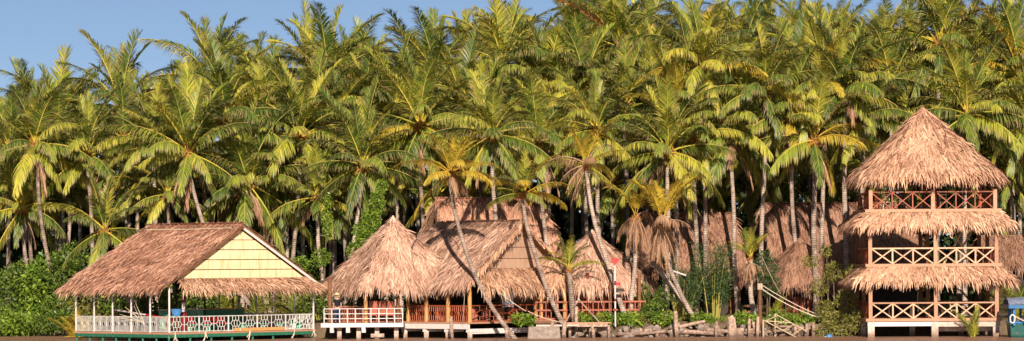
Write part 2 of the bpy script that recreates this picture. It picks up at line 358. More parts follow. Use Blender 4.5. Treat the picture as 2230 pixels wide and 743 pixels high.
def capsule_railing(parent, a, b, h, m, w=.03, mod=1.35, name='railing'):
    a, b = Vector(a), Vector(b); L = (b - a).length; ax = (b - a).normalized(); mb = MB()
    f = lambda x, z: a + ax * x + Vector((0, 0, z))
    mb.bar(f(0, h), f(L, h), w * 1.6, w * 1.6); mb.bar(f(0, .05), f(L, .05), w * 1.6, w * 1.6)
    n = max(1, round(L / mod)); q = L / n
    for k in range(n):
        x0 = k * q; c = x0 + q / 2; hw = q * .33; e = q * .12; z0, z1, zm = h * .32, h * .70, h * .51
        ring = [(c - hw, zm), (c - hw + e, z1), (c + hw - e, z1), (c + hw, zm), (c + hw - e, z0), (c - hw + e, z0)]
        for i in range(6): mb.bar(f(*ring[i]), f(*ring[(i + 1) % 6]), w, w)
        mb.bar(f(x0, zm), f(c - hw, zm), w, w); mb.bar(f(c + hw, zm), f(x0 + q, zm), w, w)
        for xx in (c - hw + e, c, c + hw - e):
            mb.bar(f(xx, z1), f(xx, h), w, w); mb.bar(f(xx, .05), f(xx, z0), w, w)
        for xx in (c - e * .8, c + e * .8): mb.bar(f(xx, z0), f(xx, z1), w, w)
        if k: mb.bar(f(x0, 0), f(x0, h), w * 1.3, w * 1.3)
    return mb.build(name, m, parent)
def slat_railing(parent, a, b, h, m, w=.03, gap=.16, name='railing'):
    a, b = Vector(a), Vector(b); L = (b - a).length; ax = (b - a).normalized(); mb = MB(); f = lambda x, z: a + ax * x + Vector((0, 0, z))
    for z in (h, h * .55, .08): mb.bar(f(0, z), f(L, z), w * 1.8, w * 1.8)
    n = max(1, int(L / gap))
    for k in range(n + 1): mb.bar(f(k * L / n, 0), f(k * L / n, h), w, w)
    return mb.build(name, m, parent)
def pipe_railing(parent, a, b, h, m, n, w=.045, name='railing'):
    a, b = Vector(a), Vector(b); L = (b - a).length; ax = (b - a).normalized(); mb = MB(); f = lambda x, z: a + ax * x + Vector((0, 0, z))
    for z in (h, h * .66, h * .33): mb.tube([f(0, z), f(L, z)], w * .5, 6)
    for k in range(n + 1): mb.tube([f(k * L / n, 0), f(k * L / n, h)], w * .62, 6)
    return mb.build(name, m, parent)
def cross_railing(parent, a, b, h, m, bays, w=.07, name='railing', mtop=None):
    a, b = Vector(a), Vector(b); L = (b - a).length; ax = (b - a).normalized(); f = lambda x, z: a + ax * x + Vector((0, 0, z))
    nrm = ax.cross(Vector((0, 0, 1)))
    mb = MB(); mb.bar(f(0, h), f(L, h), w * 1.3, w * .9); top = mb.build(name, mtop or m, parent)
    q = L / bays
    for k in range(bays):
        for s in (0, 1):
            mb = MB(); jz = lambda: rnd(-.022, .022)
            mb.bar(f(k * q + .03, (.04 if s else h - .06) + jz()) + nrm * (.012 * s), f((k + 1) * q - .03, (h - .06 if s else .04) + jz()) + nrm * (.012 * s), w * .55, w * .8)
            mb.build('brace', m, top, loc=(0, 0, 0))
        if k: mb = MB(); mb.bar(f(k * q, 0), f(k * q, h - .03), w, w); mb.build('baluster', m, top, loc=(0, 0, 0))
    return top
def part(name, m, parent, fn, *a, **k):
    mb = MB(); getattr(mb, fn)(*a, **k); return mb.build(name, m, parent)

# ------------------------------------------------------------------ huts
def frame(px, Y, th):
    th = R(th); o = Vector((PX(px, Y), Y, 0)); b = Vector((math.cos(th), math.sin(th), 0)); a = Vector((-math.sin(th), math.cos(th), 0))
    return lambda u, v, z: o + b * u + a * v + Vector((0, 0, z))

# --- large waterside pavilion on the left
def pavilion():
    f = frame(368, .5, 45); W, L = 10.5, 8.3; zd = .50; ze, zr = 2.98, 6.40
    t = thing('waterside_pavilion', 'large open pavilion with cream panelled gable, white posts and thatched roof over the water', 'pavilion', f(W / 2, L / 2, -.1))
    gv = .10; r0, r1 = f(W / 2, -.12, zr), f(W / 2, L + .2, zr)
    roof(t, [(f(-.55, -.16, ze), f(-.55, L + .6, ze), r1, r0), (f(W + .55, -.16, ze), f(W + .55, L + .6, ze), r1, r0)], M['thatch_red'], ln=.75, drop=.12, dens=150, wd=.05, lift=.045, yaw=.22)
    sk = roof(t, [(f(.1, -1.0, ze - .05), f(W - .1, -1.0, ze - .05), f(W - .7, gv - .1, ze + .48), f(.7, gv - .1, ze + .48))], M['thatch_gold'], dens=130, ln=.6, drop=.1)
    ridge_cap(t, r0, r1, M['thatch_red'], .6, 70)
    # gable of horizontal cream panels, each course made of lapped sheets
    zg0 = ze + .40; apex = zr - .28; rows = 5; u0, u1 = .45, W - .45
    hh = (apex - zg0) / rows
    for k in range(rows):
        za, zb = zg0 + k * hh + .022, zg0 + (k + 1) * hh - .022
        fa, fb = (za - zg0) / (apex - zg0), (zb - zg0) / (apex - zg0)
        la, ra = u0 + (W / 2 - u0) * fa, u1 - (u1 - W / 2) * fa; lb, rb = u0 + (W / 2 - u0) * fb, u1 - (u1 - W / 2) * fb
        n = max(1, round((ra - la) / 2.0)); y = gv - .03 * (k % 2)
        for j in range(n):
            ga, gb = la + (ra - la) * j / n + .006, la + (ra - la) * (j + 1) / n - .006; ha, hb = lb + (rb - lb) * j / n + .006, lb + (rb - lb) * (j + 1) / n - .006
            part('gable_panel', M['cream'], t, 'hexa', [f(ga, y, za), f(gb, y, za), f(gb, y + .03, za), f(ga, y + .03, za), f(ha, y, zb), f(hb, y, zb), f(hb, y + .03, zb), f(ha, y + .03, zb)])
    bk = MB(); slab_pts = [f(u0 - .1, gv + .06, zg0 - .1), f(u1 + .1, gv + .06, zg0 - .1), f(W / 2, gv + .06, apex + .15)]
    bk.hexa([slab_pts[0], slab_pts[1], slab_pts[1] + f(0, .05, 0) - f(0, 0, 0), slab_pts[0] + f(0, .05, 0) - f(0, 0, 0), slab_pts[2], slab_pts[2] + f(.01, 0, 0) - f(0, 0, 0), slab_pts[2] + f(.01, .05, 0) - f(0, 0, 0), slab_pts[2] + f(0, .05, 0) - f(0, 0, 0)])
    bk.build('gable_backing', M['wood_brown'], t)
    part('barge_board', M['wood_brown'], t, 'bar', f(-.3, -.20, ze + .05), f(W / 2, -.16, zr - .1), .05, .10)
    part('barge_board', M['white'], t, 'bar', f(W + .2, -.20, ze + .08), f(W / 2, -.16, zr - .22), .06, .12)
    part('ridge_pole', M['bamboo'], t, 'tube', [f(W / 2 - .45, .4, zr - .16), f(W / 2 - .5, L * .5, zr - .19), f(W / 2 - .45, L - .3, zr - .16)], .035, 6)
    # deck, edge beams, stilts
    part('deck', M['wood_tan'], t, 'hexa', [f(-.1, -.1, zd - .10), f(W + .1, -.1, zd - .10), f(W + .1, L + .1, zd - .10), f(-.1, L + .1, zd - .10), f(-.1, -.1, zd), f(W + .1, -.1, zd), f(W + .1, L + .1, zd), f(-.1, L + .1, zd)])
    part('edge_beam', M['green_paint'], t, 'bar', f(-.05, -.05, zd - .19), f(W + .05, -.05, zd - .19), .08, .17)
    part('edge_beam', M['green_paint'], t, 'bar', f(-.05, .02, zd - .19), f(-.05, L, zd - .19), .08, .17)
    for k in range(8):
        part('stilt', M['green_paint'], t, 'tube', [f(k * W / 7, .05, -1.0), f(k * W / 7, .05, zd - .1)], .06, 7)
        if 0 < k < 7: part('stilt', M['green_paint'], t, 'tube', [f(k * W / 7, L * .5, -1.0), f(k * W / 7, L * .5, zd - .1)], .06, 7)
    for k in range(1, 8): part('stilt', M['green_paint'], t, 'tube', [f(0.05, k * L / 7, -1.0), f(.05, k * L / 7, zd - .1)], .06, 7)
    # posts
    for k in range(6): part('post', M['white'], t, 'tube', [f(0, k * L / 5, zd - .3), f(0, k * L / 5, ze + .35)], .05, 8)
    part('post', M['white'], t, 'tube', [f(W, 0, zd - .3), f(W, 0, ze + .35)], .05, 8)
    for k in range(1, 6): part('post', M['white'], t, 'tube', [f(W, k * L / 5, zd - .3), f(W, k * L / 5, ze + .35)], .045, 8)
    for k in range(1, 5): part('post', M['wood_dark'], t, 'tube', [f(k * W / 5, L * .55, zd), f(k * W / 5, L * .55, ze + 1.0)], .05, 8)
    part('tie_beam', M['wood_dark'], t, 'bar', f(0, .1, ze + .30), f(W, .1, ze + .30), .08, .12)
    part('tie_beam', M['wood_dark'], t, 'bar', f(0, .05, ze + .22), f(0, L, ze + .22), .08, .12)
    h = .86
    for k in range(5): deco_railing(t, f(0, k * L / 5, zd), f(0, (k + 1) * L / 5, zd), h, M['rail_white'], .024)
    for k in range(5): capsule_railing(t, f(k * W / 5, 0, zd), f((k + 1) * W / 5, 0, zd), h, M['rail_white'], mod=1.26)
    for k in range(6): part('railing_post', M['rail_white'], t, 'tube', [f(k * W / 5, 0, zd - .2), f(k * W / 5, 0, zd + h + .03)], .045, 7)
    for k in range(4): deco_railing(t, f(W, k * L / 4, zd), f(W, (k + 1) * L / 4, zd), h, M['rail_white'])
    # loose furniture on the deck
    for i, (u, v, lab) in enumerate(((3.2, 2.9, 'left of the two green counters on the pavilion deck'), (6.2, 2.9, 'pale worn green counter, right of the two on the pavilion deck'))):
        c = thing('counter', lab, 'counter', f(u, v, zd), 'green counters on the pavilion deck')
        part('body', M['green_light'] if i == 0 else M['green_paint'], c, 'hexa', [f(u - 1.4, v - .25, zd), f(u + 1.4, v - .25, zd), f(u + 1.4, v + .25, zd), f(u - 1.4, v + .25, zd), f(u - 1.4, v - .25, zd + 1.18), f(u + 1.4, v - .25, zd + 1.18), f(u + 1.4, v + .25, zd + 1.18), f(u - 1.4, v + .25, zd + 1.18)])
        part('worktop', M['white'] if i == 0 else M['wood_tan'], c, 'hexa', [f(u - 1.45, v - .3, zd + 1.18), f(u + 1.45, v - .3, zd + 1.18), f(u + 1.45, v + .3, zd + 1.18), f(u - 1.45, v + .3, zd + 1.18), f(u - 1.45, v - .3, zd + 1.24), f(u + 1.45, v - .3, zd + 1.24), f(u + 1.45, v + .3, zd + 1.24), f(u - 1.45, v + .3, zd + 1.24)])
    for i, (u, v, lab) in enumerate(((2.0, 1.2, 'red bench beside the blue tub on the pavilion deck'), (4.4, 1.3, 'red bench in front of the pale green counter'))):
        c = thing('bench', lab, 'bench', f(u, v, zd), 'red benches on the pavilion deck')
        part('seat', M['red_paint'], c, 'bar', f(u - .8, v, zd + .46), f(u + .8, v, zd + .46), .34, .05)
        part('backrest', M['red_paint'], c, 'bar', f(u - .8, v + .18, zd + .68), f(u + .8, v + .18, zd + .68), .04, .22)
        for du in (-.7, .7):
            part('leg', M['dark_red'], c, 'bar', f(u + du, v - .12, zd), f(u + du, v - .12, zd + .44), .05)
            part('leg', M['dark_red'], c, 'bar', f(u + du, v + .18, zd), f(u + du, v + .18, zd + .66), .05)
    for i, (u, lab) in enumerate(((2.6, 'low pale green bench behind the left end of the gable-side railing'), (6.6, 'low pale green bench in the middle of the gable-side railing'), (9.3, 'low pale green bench near the right end of the gable-side railing'))):
        c = thing('low_bench', lab, 'bench', f(u, .7, zd), 'low green benches along the railing')
        part('seat', M['green_light'], c, 'bar', f(u - .85, .7, zd + .38), f(u + .85, .7, zd + .38), .4, .06)
        for du in (-.7, .7): part('leg', M['green_light'], c, 'bar', f(u + du, .7, zd), f(u + du, .7, zd + .36), .3, .06, up=(0, 1, 0))
    c = thing('plank', 'orange wooden plank lying along the deck edge of the pavilion', 'plank', f(6.2, -.16, zd))
    part('board', M['wood_gold'], c, 'bar', f(4.5, -.12, zd + .09), f(8.2, -.12, zd + .09), .05, .18)
    part('rope_tie', M['rope'], c, 'bar', f(4.9, -.13, zd + .09), f(4.96, -.13, zd + .09), .07, .2)
    p = f(.95, .55, zd + .9)
    c = thing('tub', 'blue plastic tub set on the railing corner of the pavilion', 'tub', p)
    mb = MB(); mb.lathe(p, [(.20, 0), (.33, .34), (.37, .35), (.37, .38), (.31, .37), (.18, .04)], 14); mb.smooth = False; mb.build('bowl', M['blue_plastic'], c)
    part('support', M['wood_brown'], c, 'tube', [f(.95, .55, zd), p + Vector((0, 0, .01))], .09, 7)
    p = f(1.75, .9, zd)
    c = thing('marker_post', 'dark red and white bottle-shaped marker post standing on the pavilion deck', 'post', p)
    part('foot', M['dark_red'], c, 'lathe', p, [(.22, 0), (.22, .85), (.20, 1.0), (.11, 1.12)], 12); part('white_band', M['white'], c, 'lathe', p, [(.105, 1.12), (.10, 1.62)], 12)
    part('tip', M['dark_red'], c, 'lathe', p, [(.10, 1.62), (.12, 1.66), (.12, 1.95), (.06, 2.05)], 12)
    # red and white barrier pole and driftwood on the left side
    a, b_ = f(.9, 6.0, zd + 1.22), f(.6, 1.0, zd + .78)
    c = thing('barrier_pole', 'long pole painted white and red leaning along the side railing of the pavilion', 'pole', f(.7, 3.5, zd))
    part('white_length', M['white'], c, 'tube', [a, a.lerp(b_, .62)], .05, 7); part('red_length', M['red_paint'], c, 'tube', [a.lerp(b_, .62), b_], .055, 7)
    part('stand', M['dark_red'], c, 'bar', f(.9, 6.0, zd), a, .12); part('stand', M['dark_red'], c, 'bar', f(.6, 1.0, zd), b_, .1)
    c = thing('dead_branch', 'bare dry forked branch lying over the side railing of the pavilion', 'branch', f(.5, 3.0, zd))
    q = f(.35, 2.6, zd + .5); mb = MB()
    for e, w in (((-1.1, .3, .9), .035), ((-1.4, .2, .5), .03), ((-.7, .4, 1.5), .028), ((-.6, .2, 1.0), .02), ((.6, .1, .05), .035), ((-1.7, .1, .35), .022)):
        e = Vector(e); mb.tube([q, q + e * .5 + Vector((rnd(-.1, .1), 0, rnd(-.1, .1))), q + e], [w, w * .7, w * .3], 5)
    mb.bar(q + Vector((0, 0, -.5)), q, .05); mb.build('twigs', M['bamboo'], c)
    for i, u in enumerate((.25, 2.4, 5.6, 8.9, 10.35)):
        c = thing('mooring_rope', ('pale rope loop hanging at the corner post of the pavilion deck', 'pale rope loop hanging under the deck edge near the blue tub', 'pale rope loop hanging below the orange plank', 'tangled pale rope loops hanging right of the orange plank', 'pale rope hanging at the right end post of the pavilion deck')[i], 'rope', f(u, -.16, zd), 'mooring ropes on the pavilion deck edge')
        mb = MB()
        for j in range(3):
            wd_ = rnd(.10, .22); hh_ = rnd(.35, .6); sgn = random.choice((-1, 1))
            mb.tube([f(u + sgn * wd_ * (.5 - .5 * math.cos(q)) + rnd(-.02, .02), -.17 - .02 * j, zd + .02 - hh_ * abs(math.sin(q / 2)) ** .8) for q in [i2 * 2 * math.pi / 12 for i2 in range(13)]], .02, 5)
        mb.build('loop', M['rope'], c)
    return f
pavilion()

# --- concrete-legged deck helper
def pile(parent, p, h, m, w=.24, head=True):
    mb = MB(); mb.box(p.x - w / 2, p.x + w / 2, p.y - w / 2, p.y + w / 2, -1.2, p.z); mb.build('pile', m, parent)

# --- pyramid hut beside the pavilion
def hipped(name, label, apex, ze, cx, cy, half, th, m, n=4, **kw):
    t = thing(name, label, 'hut', (cx, cy, .8)); pts = []
    for k in range(n):
        a = R(th) + 2 * math.pi * k / n; pts.append(Vector((cx + half * math.cos(a), cy + half * math.sin(a), ze)))
    A = Vector((cx, cy, apex))
    roof(t, [(pts[k], pts[(k + 1) % n], A, A) for k in range(n)], m, **kw)
    mb = MB()
    for k in range(90):
        a = rnd(0, 6.28); d = Vector((math.cos(a), math.sin(a), -rnd(.6, 1.2))).normalized(); q = A + Vector((0, 0, rnd(.0, .12))); s = Vector((-math.sin(a), math.cos(a), 0)) * .04
        mb.face([q - s, q + s, q + d * rnd(.4, .7) + s * .6, q + d * rnd(.4, .7) - s * .6], rnd(.3, .9))
    stuff(mb.build('ridge_thatch', m, t))
    return t, pts, A

def hut_b():
    cy = 7.2; c = P(856, 474, cy); ze = 3.0
    t, pts, A = hipped('pyramid_hut', 'small hut with a pyramid thatched roof between the pavilion and the gabled hut', c.z, ze, c.x, cy, 4.35, 248, M['thatch_pale'], dens=140, ln=.8, drop=.18)
    zd = .88
    x0, x1 = PX(700, 4), PX(878, 4)
    part('deck', M['concrete'], t, 'box', x0, x1, 3.5, 9, zd - .22, zd)
    part('deck_edge', M['white'], t, 'box', x0 - .02, x1, 3.42, 3.5, zd - .20, zd + .02)
    for px in (738, 780, 820, 862): part('pile', M['concrete'], t, 'box', PX(px, 4) - .12, PX(px, 4) + .12, 4.0, 4.3, -1.2, zd - .22)
    for px in (722, 757, 791):
        x = PX(px, 3.6); mb = MB(); mb.hexa([(x - .1, 3.36, zd - .5), (x + .12, 3.36, zd - .5), (x + .12, 4.6, zd - .5), (x - .1, 4.6, zd - .5), (x - .1, 3.30, zd - .2), (x + .1, 3.30, zd - .2), (x + .1, 4.6, zd - .2), (x - .1, 4.6, zd - .2)]); mb.build('bracket', M['white'], t)
    part('tie_beam', M['concrete'], t, 'box', PX(806, 3.6), PX(835, 3.6), 3.9, 4.2, .1, .3)
    for px, y, m in ((718, 4.4, 'wood_brown'), (796, 3.9, 'wood_gold'), (866, 5.0, 'wood_brown')): part('post', M[m], t, 'tube', [(PX(px, y), y, zd), (PX(px, y), y, ze + .5)], .11, 9)
    for a, b in (((705, 3.55), (790, 3.55)), ((790, 3.55), (876, 3.55))): pipe_railing(t, (PX(a[0], a[1]), a[1], zd), (PX(b[0], b[1]), b[1], zd), .82, M['white'], 5)
    deco_railing(t, (PX(712, 5.6), 5.6, zd), (PX(880, 5.6), 5.6, zd), .92, M['wood_red'], .04)
    part('back_wall', M['wood_brown'], t, 'box', PX(745, 8.2), PX(872, 8.2), 8.2, 8.3, zd, zd + .9)
    for i, px in enumerate((812, 832, 849)):
        x = PX(px, 5.0); c = thing('chair', ('red chair left of three', 'red chair in the middle of three', 'red chair right of three')[i] + ' behind the white pipe railing', 'chair', (x, 5.0, zd), 'red chairs in the pyramid hut')
        part('seat', M['wood_red'], c, 'box', x - .24, x + .24, 4.8, 5.28, zd + .42, zd + .5); part('backrest', M['wood_red'], c, 'box', x - .24, x + .24, 5.2, 5.26, zd + .5, zd + 1.22)
        for dx in (-.2, .2):
            for y in (4.84, 5.22): part('leg', M['wood_red'], c, 'box', x + dx - .03, x + dx + .03, y - .03, y + .03, zd, zd + .42)
    return zd
hut_b()

# --- gabled hut in the middle
def gabled(t, f, W, L, ze, zr, m, gm, skirt=True, rows=4, over=.5, dens=140, gable=True, gv=.3, m2=None, ext=.25):
    r0, r1 = f(W / 2, -ext, zr), f(W / 2, L + .2, zr)
    roof(t, [(f(-over, -.45, ze), f(-over, L + .5, ze), r1, r0), (f(W + over, -.45, ze), f(W + over, L + .5, ze), r1, r0)], m, dens=dens, ln=.85, drop=.2)
    ridge_cap(t, r0, r1, m, .6, 80)
    # shaggy barge along the gable edge
    mb = MB()
    for s in (0, 1):
        a, b = (f(-over, -.45, ze), r0) if s == 0 else (f(W + over, -.45, ze), r0)
        for k in range(int((b - a).length * 42)):
            p = a.lerp(b, random.random()); d = (f(0, -1, 0) - f(0, 0, 0)) * rnd(.1, .6) + (a - b).normalized() * rnd(.4, .9) + Vector((0, 0, -rnd(.1, .6))); d.normalize()
            sd = d.cross(Vector((rnd(-1, 1), -1, rnd(-.4, .4)))).normalized() * rnd(.02, .045); l = rnd(.35, .75)
            mb.face([p - sd, p + sd, p + d * l + sd * .4, p + d * l - sd * .4], min(1, max(0, random.gauss(.68, .2))))
    stuff(mb.build('barge_thatch', m2 or m, t))
    if skirt: roof(t, [(f(.05, -1.0, ze - .02), f(W - .05, -1.0, ze - .02), f(W - 1.0, gv - .05, ze + .85), f(1.0, gv - .05, ze + .85))], m2 or m, dens=130, ln=.7, drop=.4)
    if gable:
        zg0 = ze + (.75 if skirt else .05); k0 = (zg0 - ze) / (zr - ze); u0 = -over + (W / 2 + over) * k0 + .12; u1 = W - u0; apex = zr - .12; hh = (apex - zg0) / rows
        for k in range(rows):
            za, zb = zg0 + k * hh + .015, zg0 + (k + 1) * hh - .015; fa, fb = (za - zg0) / (apex - zg0), (zb - zg0) / (apex - zg0); y = gv - .03 * (k % 2)
            la, ra = u0 + (W / 2 - u0) * fa, u1 - (u1 - W / 2) * fa; lb, rb = u0 + (W / 2 - u0) * fb, u1 - (u1 - W / 2) * fb
            part('gable_mat', gm, t, 'hexa', [f(la, y, za), f(ra, y, za), f(ra, y + .03, za), f(la, y + .03, za), f(lb, y, zb), f(rb, y, zb), f(rb, y + .03, zb), f(lb, y + .03, zb)])
        bk = MB(); bk.hexa([f(u0, gv + .05, zg0), f(u1, gv + .05, zg0), f(u1, gv + .1, zg0), f(u0, gv + .1, zg0), f(W / 2 - .01, gv + .05, apex), f(W / 2 + .01, gv + .05, apex), f(W / 2 + .01, gv + .1, apex), f(W / 2 - .01, gv + .1, apex)]); bk.build('gable_backing', M['wood_brown'], t)
def hut_c():
    f = frame(1020, 3.2, 45); W, L = 8.0, 6.6; ze, zr = 3.05, 6.45; zd = .92
    t = thing('gabled_hut', 'gabled thatched hut on a white concrete deck with red lattice railings', 'hut', f(W / 2, L / 2, .8))
    gabled(t, f, W, L, ze, zr, M['thatch_pale'], M['mat_wall'], m2=M['thatch_gold'])
    part('deck', M['wood_tan'], t, 'hexa', [f(-.15, -.15, zd - .10), f(W, -.15, zd - .10), f(W, L, zd - .10), f(-.15, L, zd - .10), f(-.15, -.15, zd), f(W, -.15, zd), f(W, L, zd), f(-.15, L, zd)])
    part('edge_beam', M['white'], t, 'bar', f(-.08, -.1, zd - .25), f(-.08, L, zd - .25), .12, .28)
    part('edge_beam', M['white'], t, 'bar', f(.1, -.02, zd - .52), f(W, -.02, zd - .52), .14, .28)
    for v in (0, 1.75, 3.5, 5.25): 
        p = f(.08, v, 0); part('pile', M['concrete'], t, 'box', p.x - .13, p.x + .13, p.y - .13, p.y + .13, -1.2, zd - .40)
        part('pile_head', M['white'], t, 'bar', f(-.1, v, zd - .48), f(1.2, v, zd - .48), .24, .18)
    for u in (3.2, 6.4): p = f(u, .1, 0); part('pile', M['concrete'], t, 'box', p.x - .13, p.x + .13, p.y - .13, p.y + .13, -1.2, zd - .66)
    for v in (.02, 1.75, 3.5, 5.0): part('post', M['wood_gold'], t, 'tube', [f(.1, v, zd - .05), f(.1, v, zd + .9), f(.1, v, ze + .5)], [.13, .115, .11], 10)
    part('post', M['wood_gold'], t, 'tube', [f(5.4, .1, zd), f(5.4, .1, ze + .5)], .12, 10)
    for k in range(3): deco_railing(t, f(.1, k * 1.7 + .15, zd), f(.1, k * 1.7 + 1.7, zd), .90, M['wood_red'], .036, .62)
    for k in range(2): capsule_railing(t, f(.2 + k * 2.6, .1, zd), f(2.8 + k * 2.6, .1, zd), .90, M['wood_red'], .036, 1.9)
    slat_railing(t, f(1.2, L - .3, zd), f(W - .3, L - .3, zd), .95, M['wood_brown'], .06, .3)
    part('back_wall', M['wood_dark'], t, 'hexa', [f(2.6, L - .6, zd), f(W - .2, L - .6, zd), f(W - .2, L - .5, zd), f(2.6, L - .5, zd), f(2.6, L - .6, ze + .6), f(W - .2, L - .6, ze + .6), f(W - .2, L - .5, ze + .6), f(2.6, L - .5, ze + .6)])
    part('tie_beam', M['wood_brown'], t, 'bar', f(.1, 0, ze + .32), f(.1, L, ze + .32), .1, .12); part('tie_beam', M['wood_brown'], t, 'bar', f(0, .2, ze + .2), f(W, .2, ze + .2), .1, .12)
    for i, (u, v) in enumerate(((2.4, 1.6), (4.3, 1.4), (2.0, 3.9))):
        c = thing('table', ('dark wooden table nearest the corner post of the gabled hut', 'dark wooden table behind the gable-side railing of the gabled hut', 'dark wooden table deep inside the gabled hut')[i], 'table', f(u, v, zd), 'tables in the gabled hut')
        part('top', M['wood_dark'], c, 'bar', f(u - .6, v, zd + .78), f(u + .6, v, zd + .78), .8, .06)
        for du in (-.5, .5): part('leg', M['wood_red'], c, 'bar', f(u + du, v, zd), f(u + du, v, zd + .75), .5, .07, up=(0, 1, 0))
    p = P(1106, 627, 6.2); c = MB()
    for k in range(8):
        a, b_ = k / 8, (k + 1) / 8; g = lambda q, z: Vector((p.x - .32 + .64 * q, p.y + .05 * math.sin(q * 18), z - .22 * abs(q - .5) * (z < 2.4)))
        c.face([g(a, 1.75), g(b_, 1.75), g(b_, 2.75), g(a, 2.75)])
    o = c.build('hanging_cloth', M['cloth_white']); tag(o, 'white cloth hanging under the eave beside the leaning palm trunk', 'cloth')
    so = o.modifiers.new('thick', 'SOLIDIFY'); so.thickness = .015
    return f
hut_c()

# --- round-ended hut behind the small prop-supported palm
def hut_e():
    cy = 9.2; c = P(1290, 504, cy); ze = 3.05; zd = .95
    t, pts, A = hipped('hip_roofed_hut', 'ragged hip-roofed thatched hut with red slatted railing behind the red triangle marker', c.z, ze, c.x, cy, 3.6, 247.5 + 11, M['thatch_pale'], n=6, dens=145, ln=.85, drop=.4)
    # lower lobe of thatch on its left side, over the porch
    px0, px1 = 1142, 1222; y = 6.3; a, b_ = P(px0, 612, y), P(px1, 612, y)
    roof(t, [(Vector((a.x, y - .7, ze - .05)), Vector((b_.x, y - .7, ze - .05)), Vector((b_.x - .1, y + .9, ze + 1.3)), Vector((a.x + 1.1, y + .9, ze + 1.25))), (Vector((a.x, y + 2.4, ze - .05)), Vector((a.x, y - .7, ze - .05)), Vector((a.x + 1.1, y + .9, ze + 1.25)), Vector((a.x + 1.1, y + 1.2, ze + 1.25)))], M['thatch_gold'], dens=130, ln=.75, drop=.4)
    part('deck', M['wood_tan'], t, 'box', PX(1163, 6), PX(1420, 6), 5.7, 12, zd - .14, zd)
    part('deck_edge', M['wood_brown'], t, 'box', PX(1163, 6), PX(1420, 6), 5.66, 5.7, zd - .18, zd - .02)
    for px in (1180, 1240, 1300, 1360, 1410): part('pile', M['driftwood'], t, 'tube', [(PX(px, 6), 6.0, -1), (PX(px, 6), 6.0, zd - .14)], .1, 7)
    for px, m in ((1178, 'wood_gold'), (1212, 'wood_tan'), (1229, 'wood_gold'), (1279, 'wood_red'), (1330, 'wood_brown'), (1392, 'wood_brown')): part('post', M[m], t, 'tube', [(PX(px, 6), 6.0, zd), (PX(px, 6), 6.0, ze + .55)], .10, 9)
    for a0, b0 in ((1166, 1222), (1222, 1279), (1279, 1338), (1338, 1405)): slat_railing(t, (PX(a0, 5.85), 5.85, zd), (PX(b0, 5.85), 5.85, zd), 1.02, M['wood_red'], .05, .26)
    for a0, b0 in ((1168, 1195), (1240, 1276), (1283, 1322), (1350, 1395)): part('wall_panel', M['wood_red'], t, 'box', PX(a0, 9), PX(b0, 9), 9.0, 9.08, zd, zd + 1.75)
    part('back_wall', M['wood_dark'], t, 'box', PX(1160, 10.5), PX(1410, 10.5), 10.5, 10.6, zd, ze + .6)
hut_e()

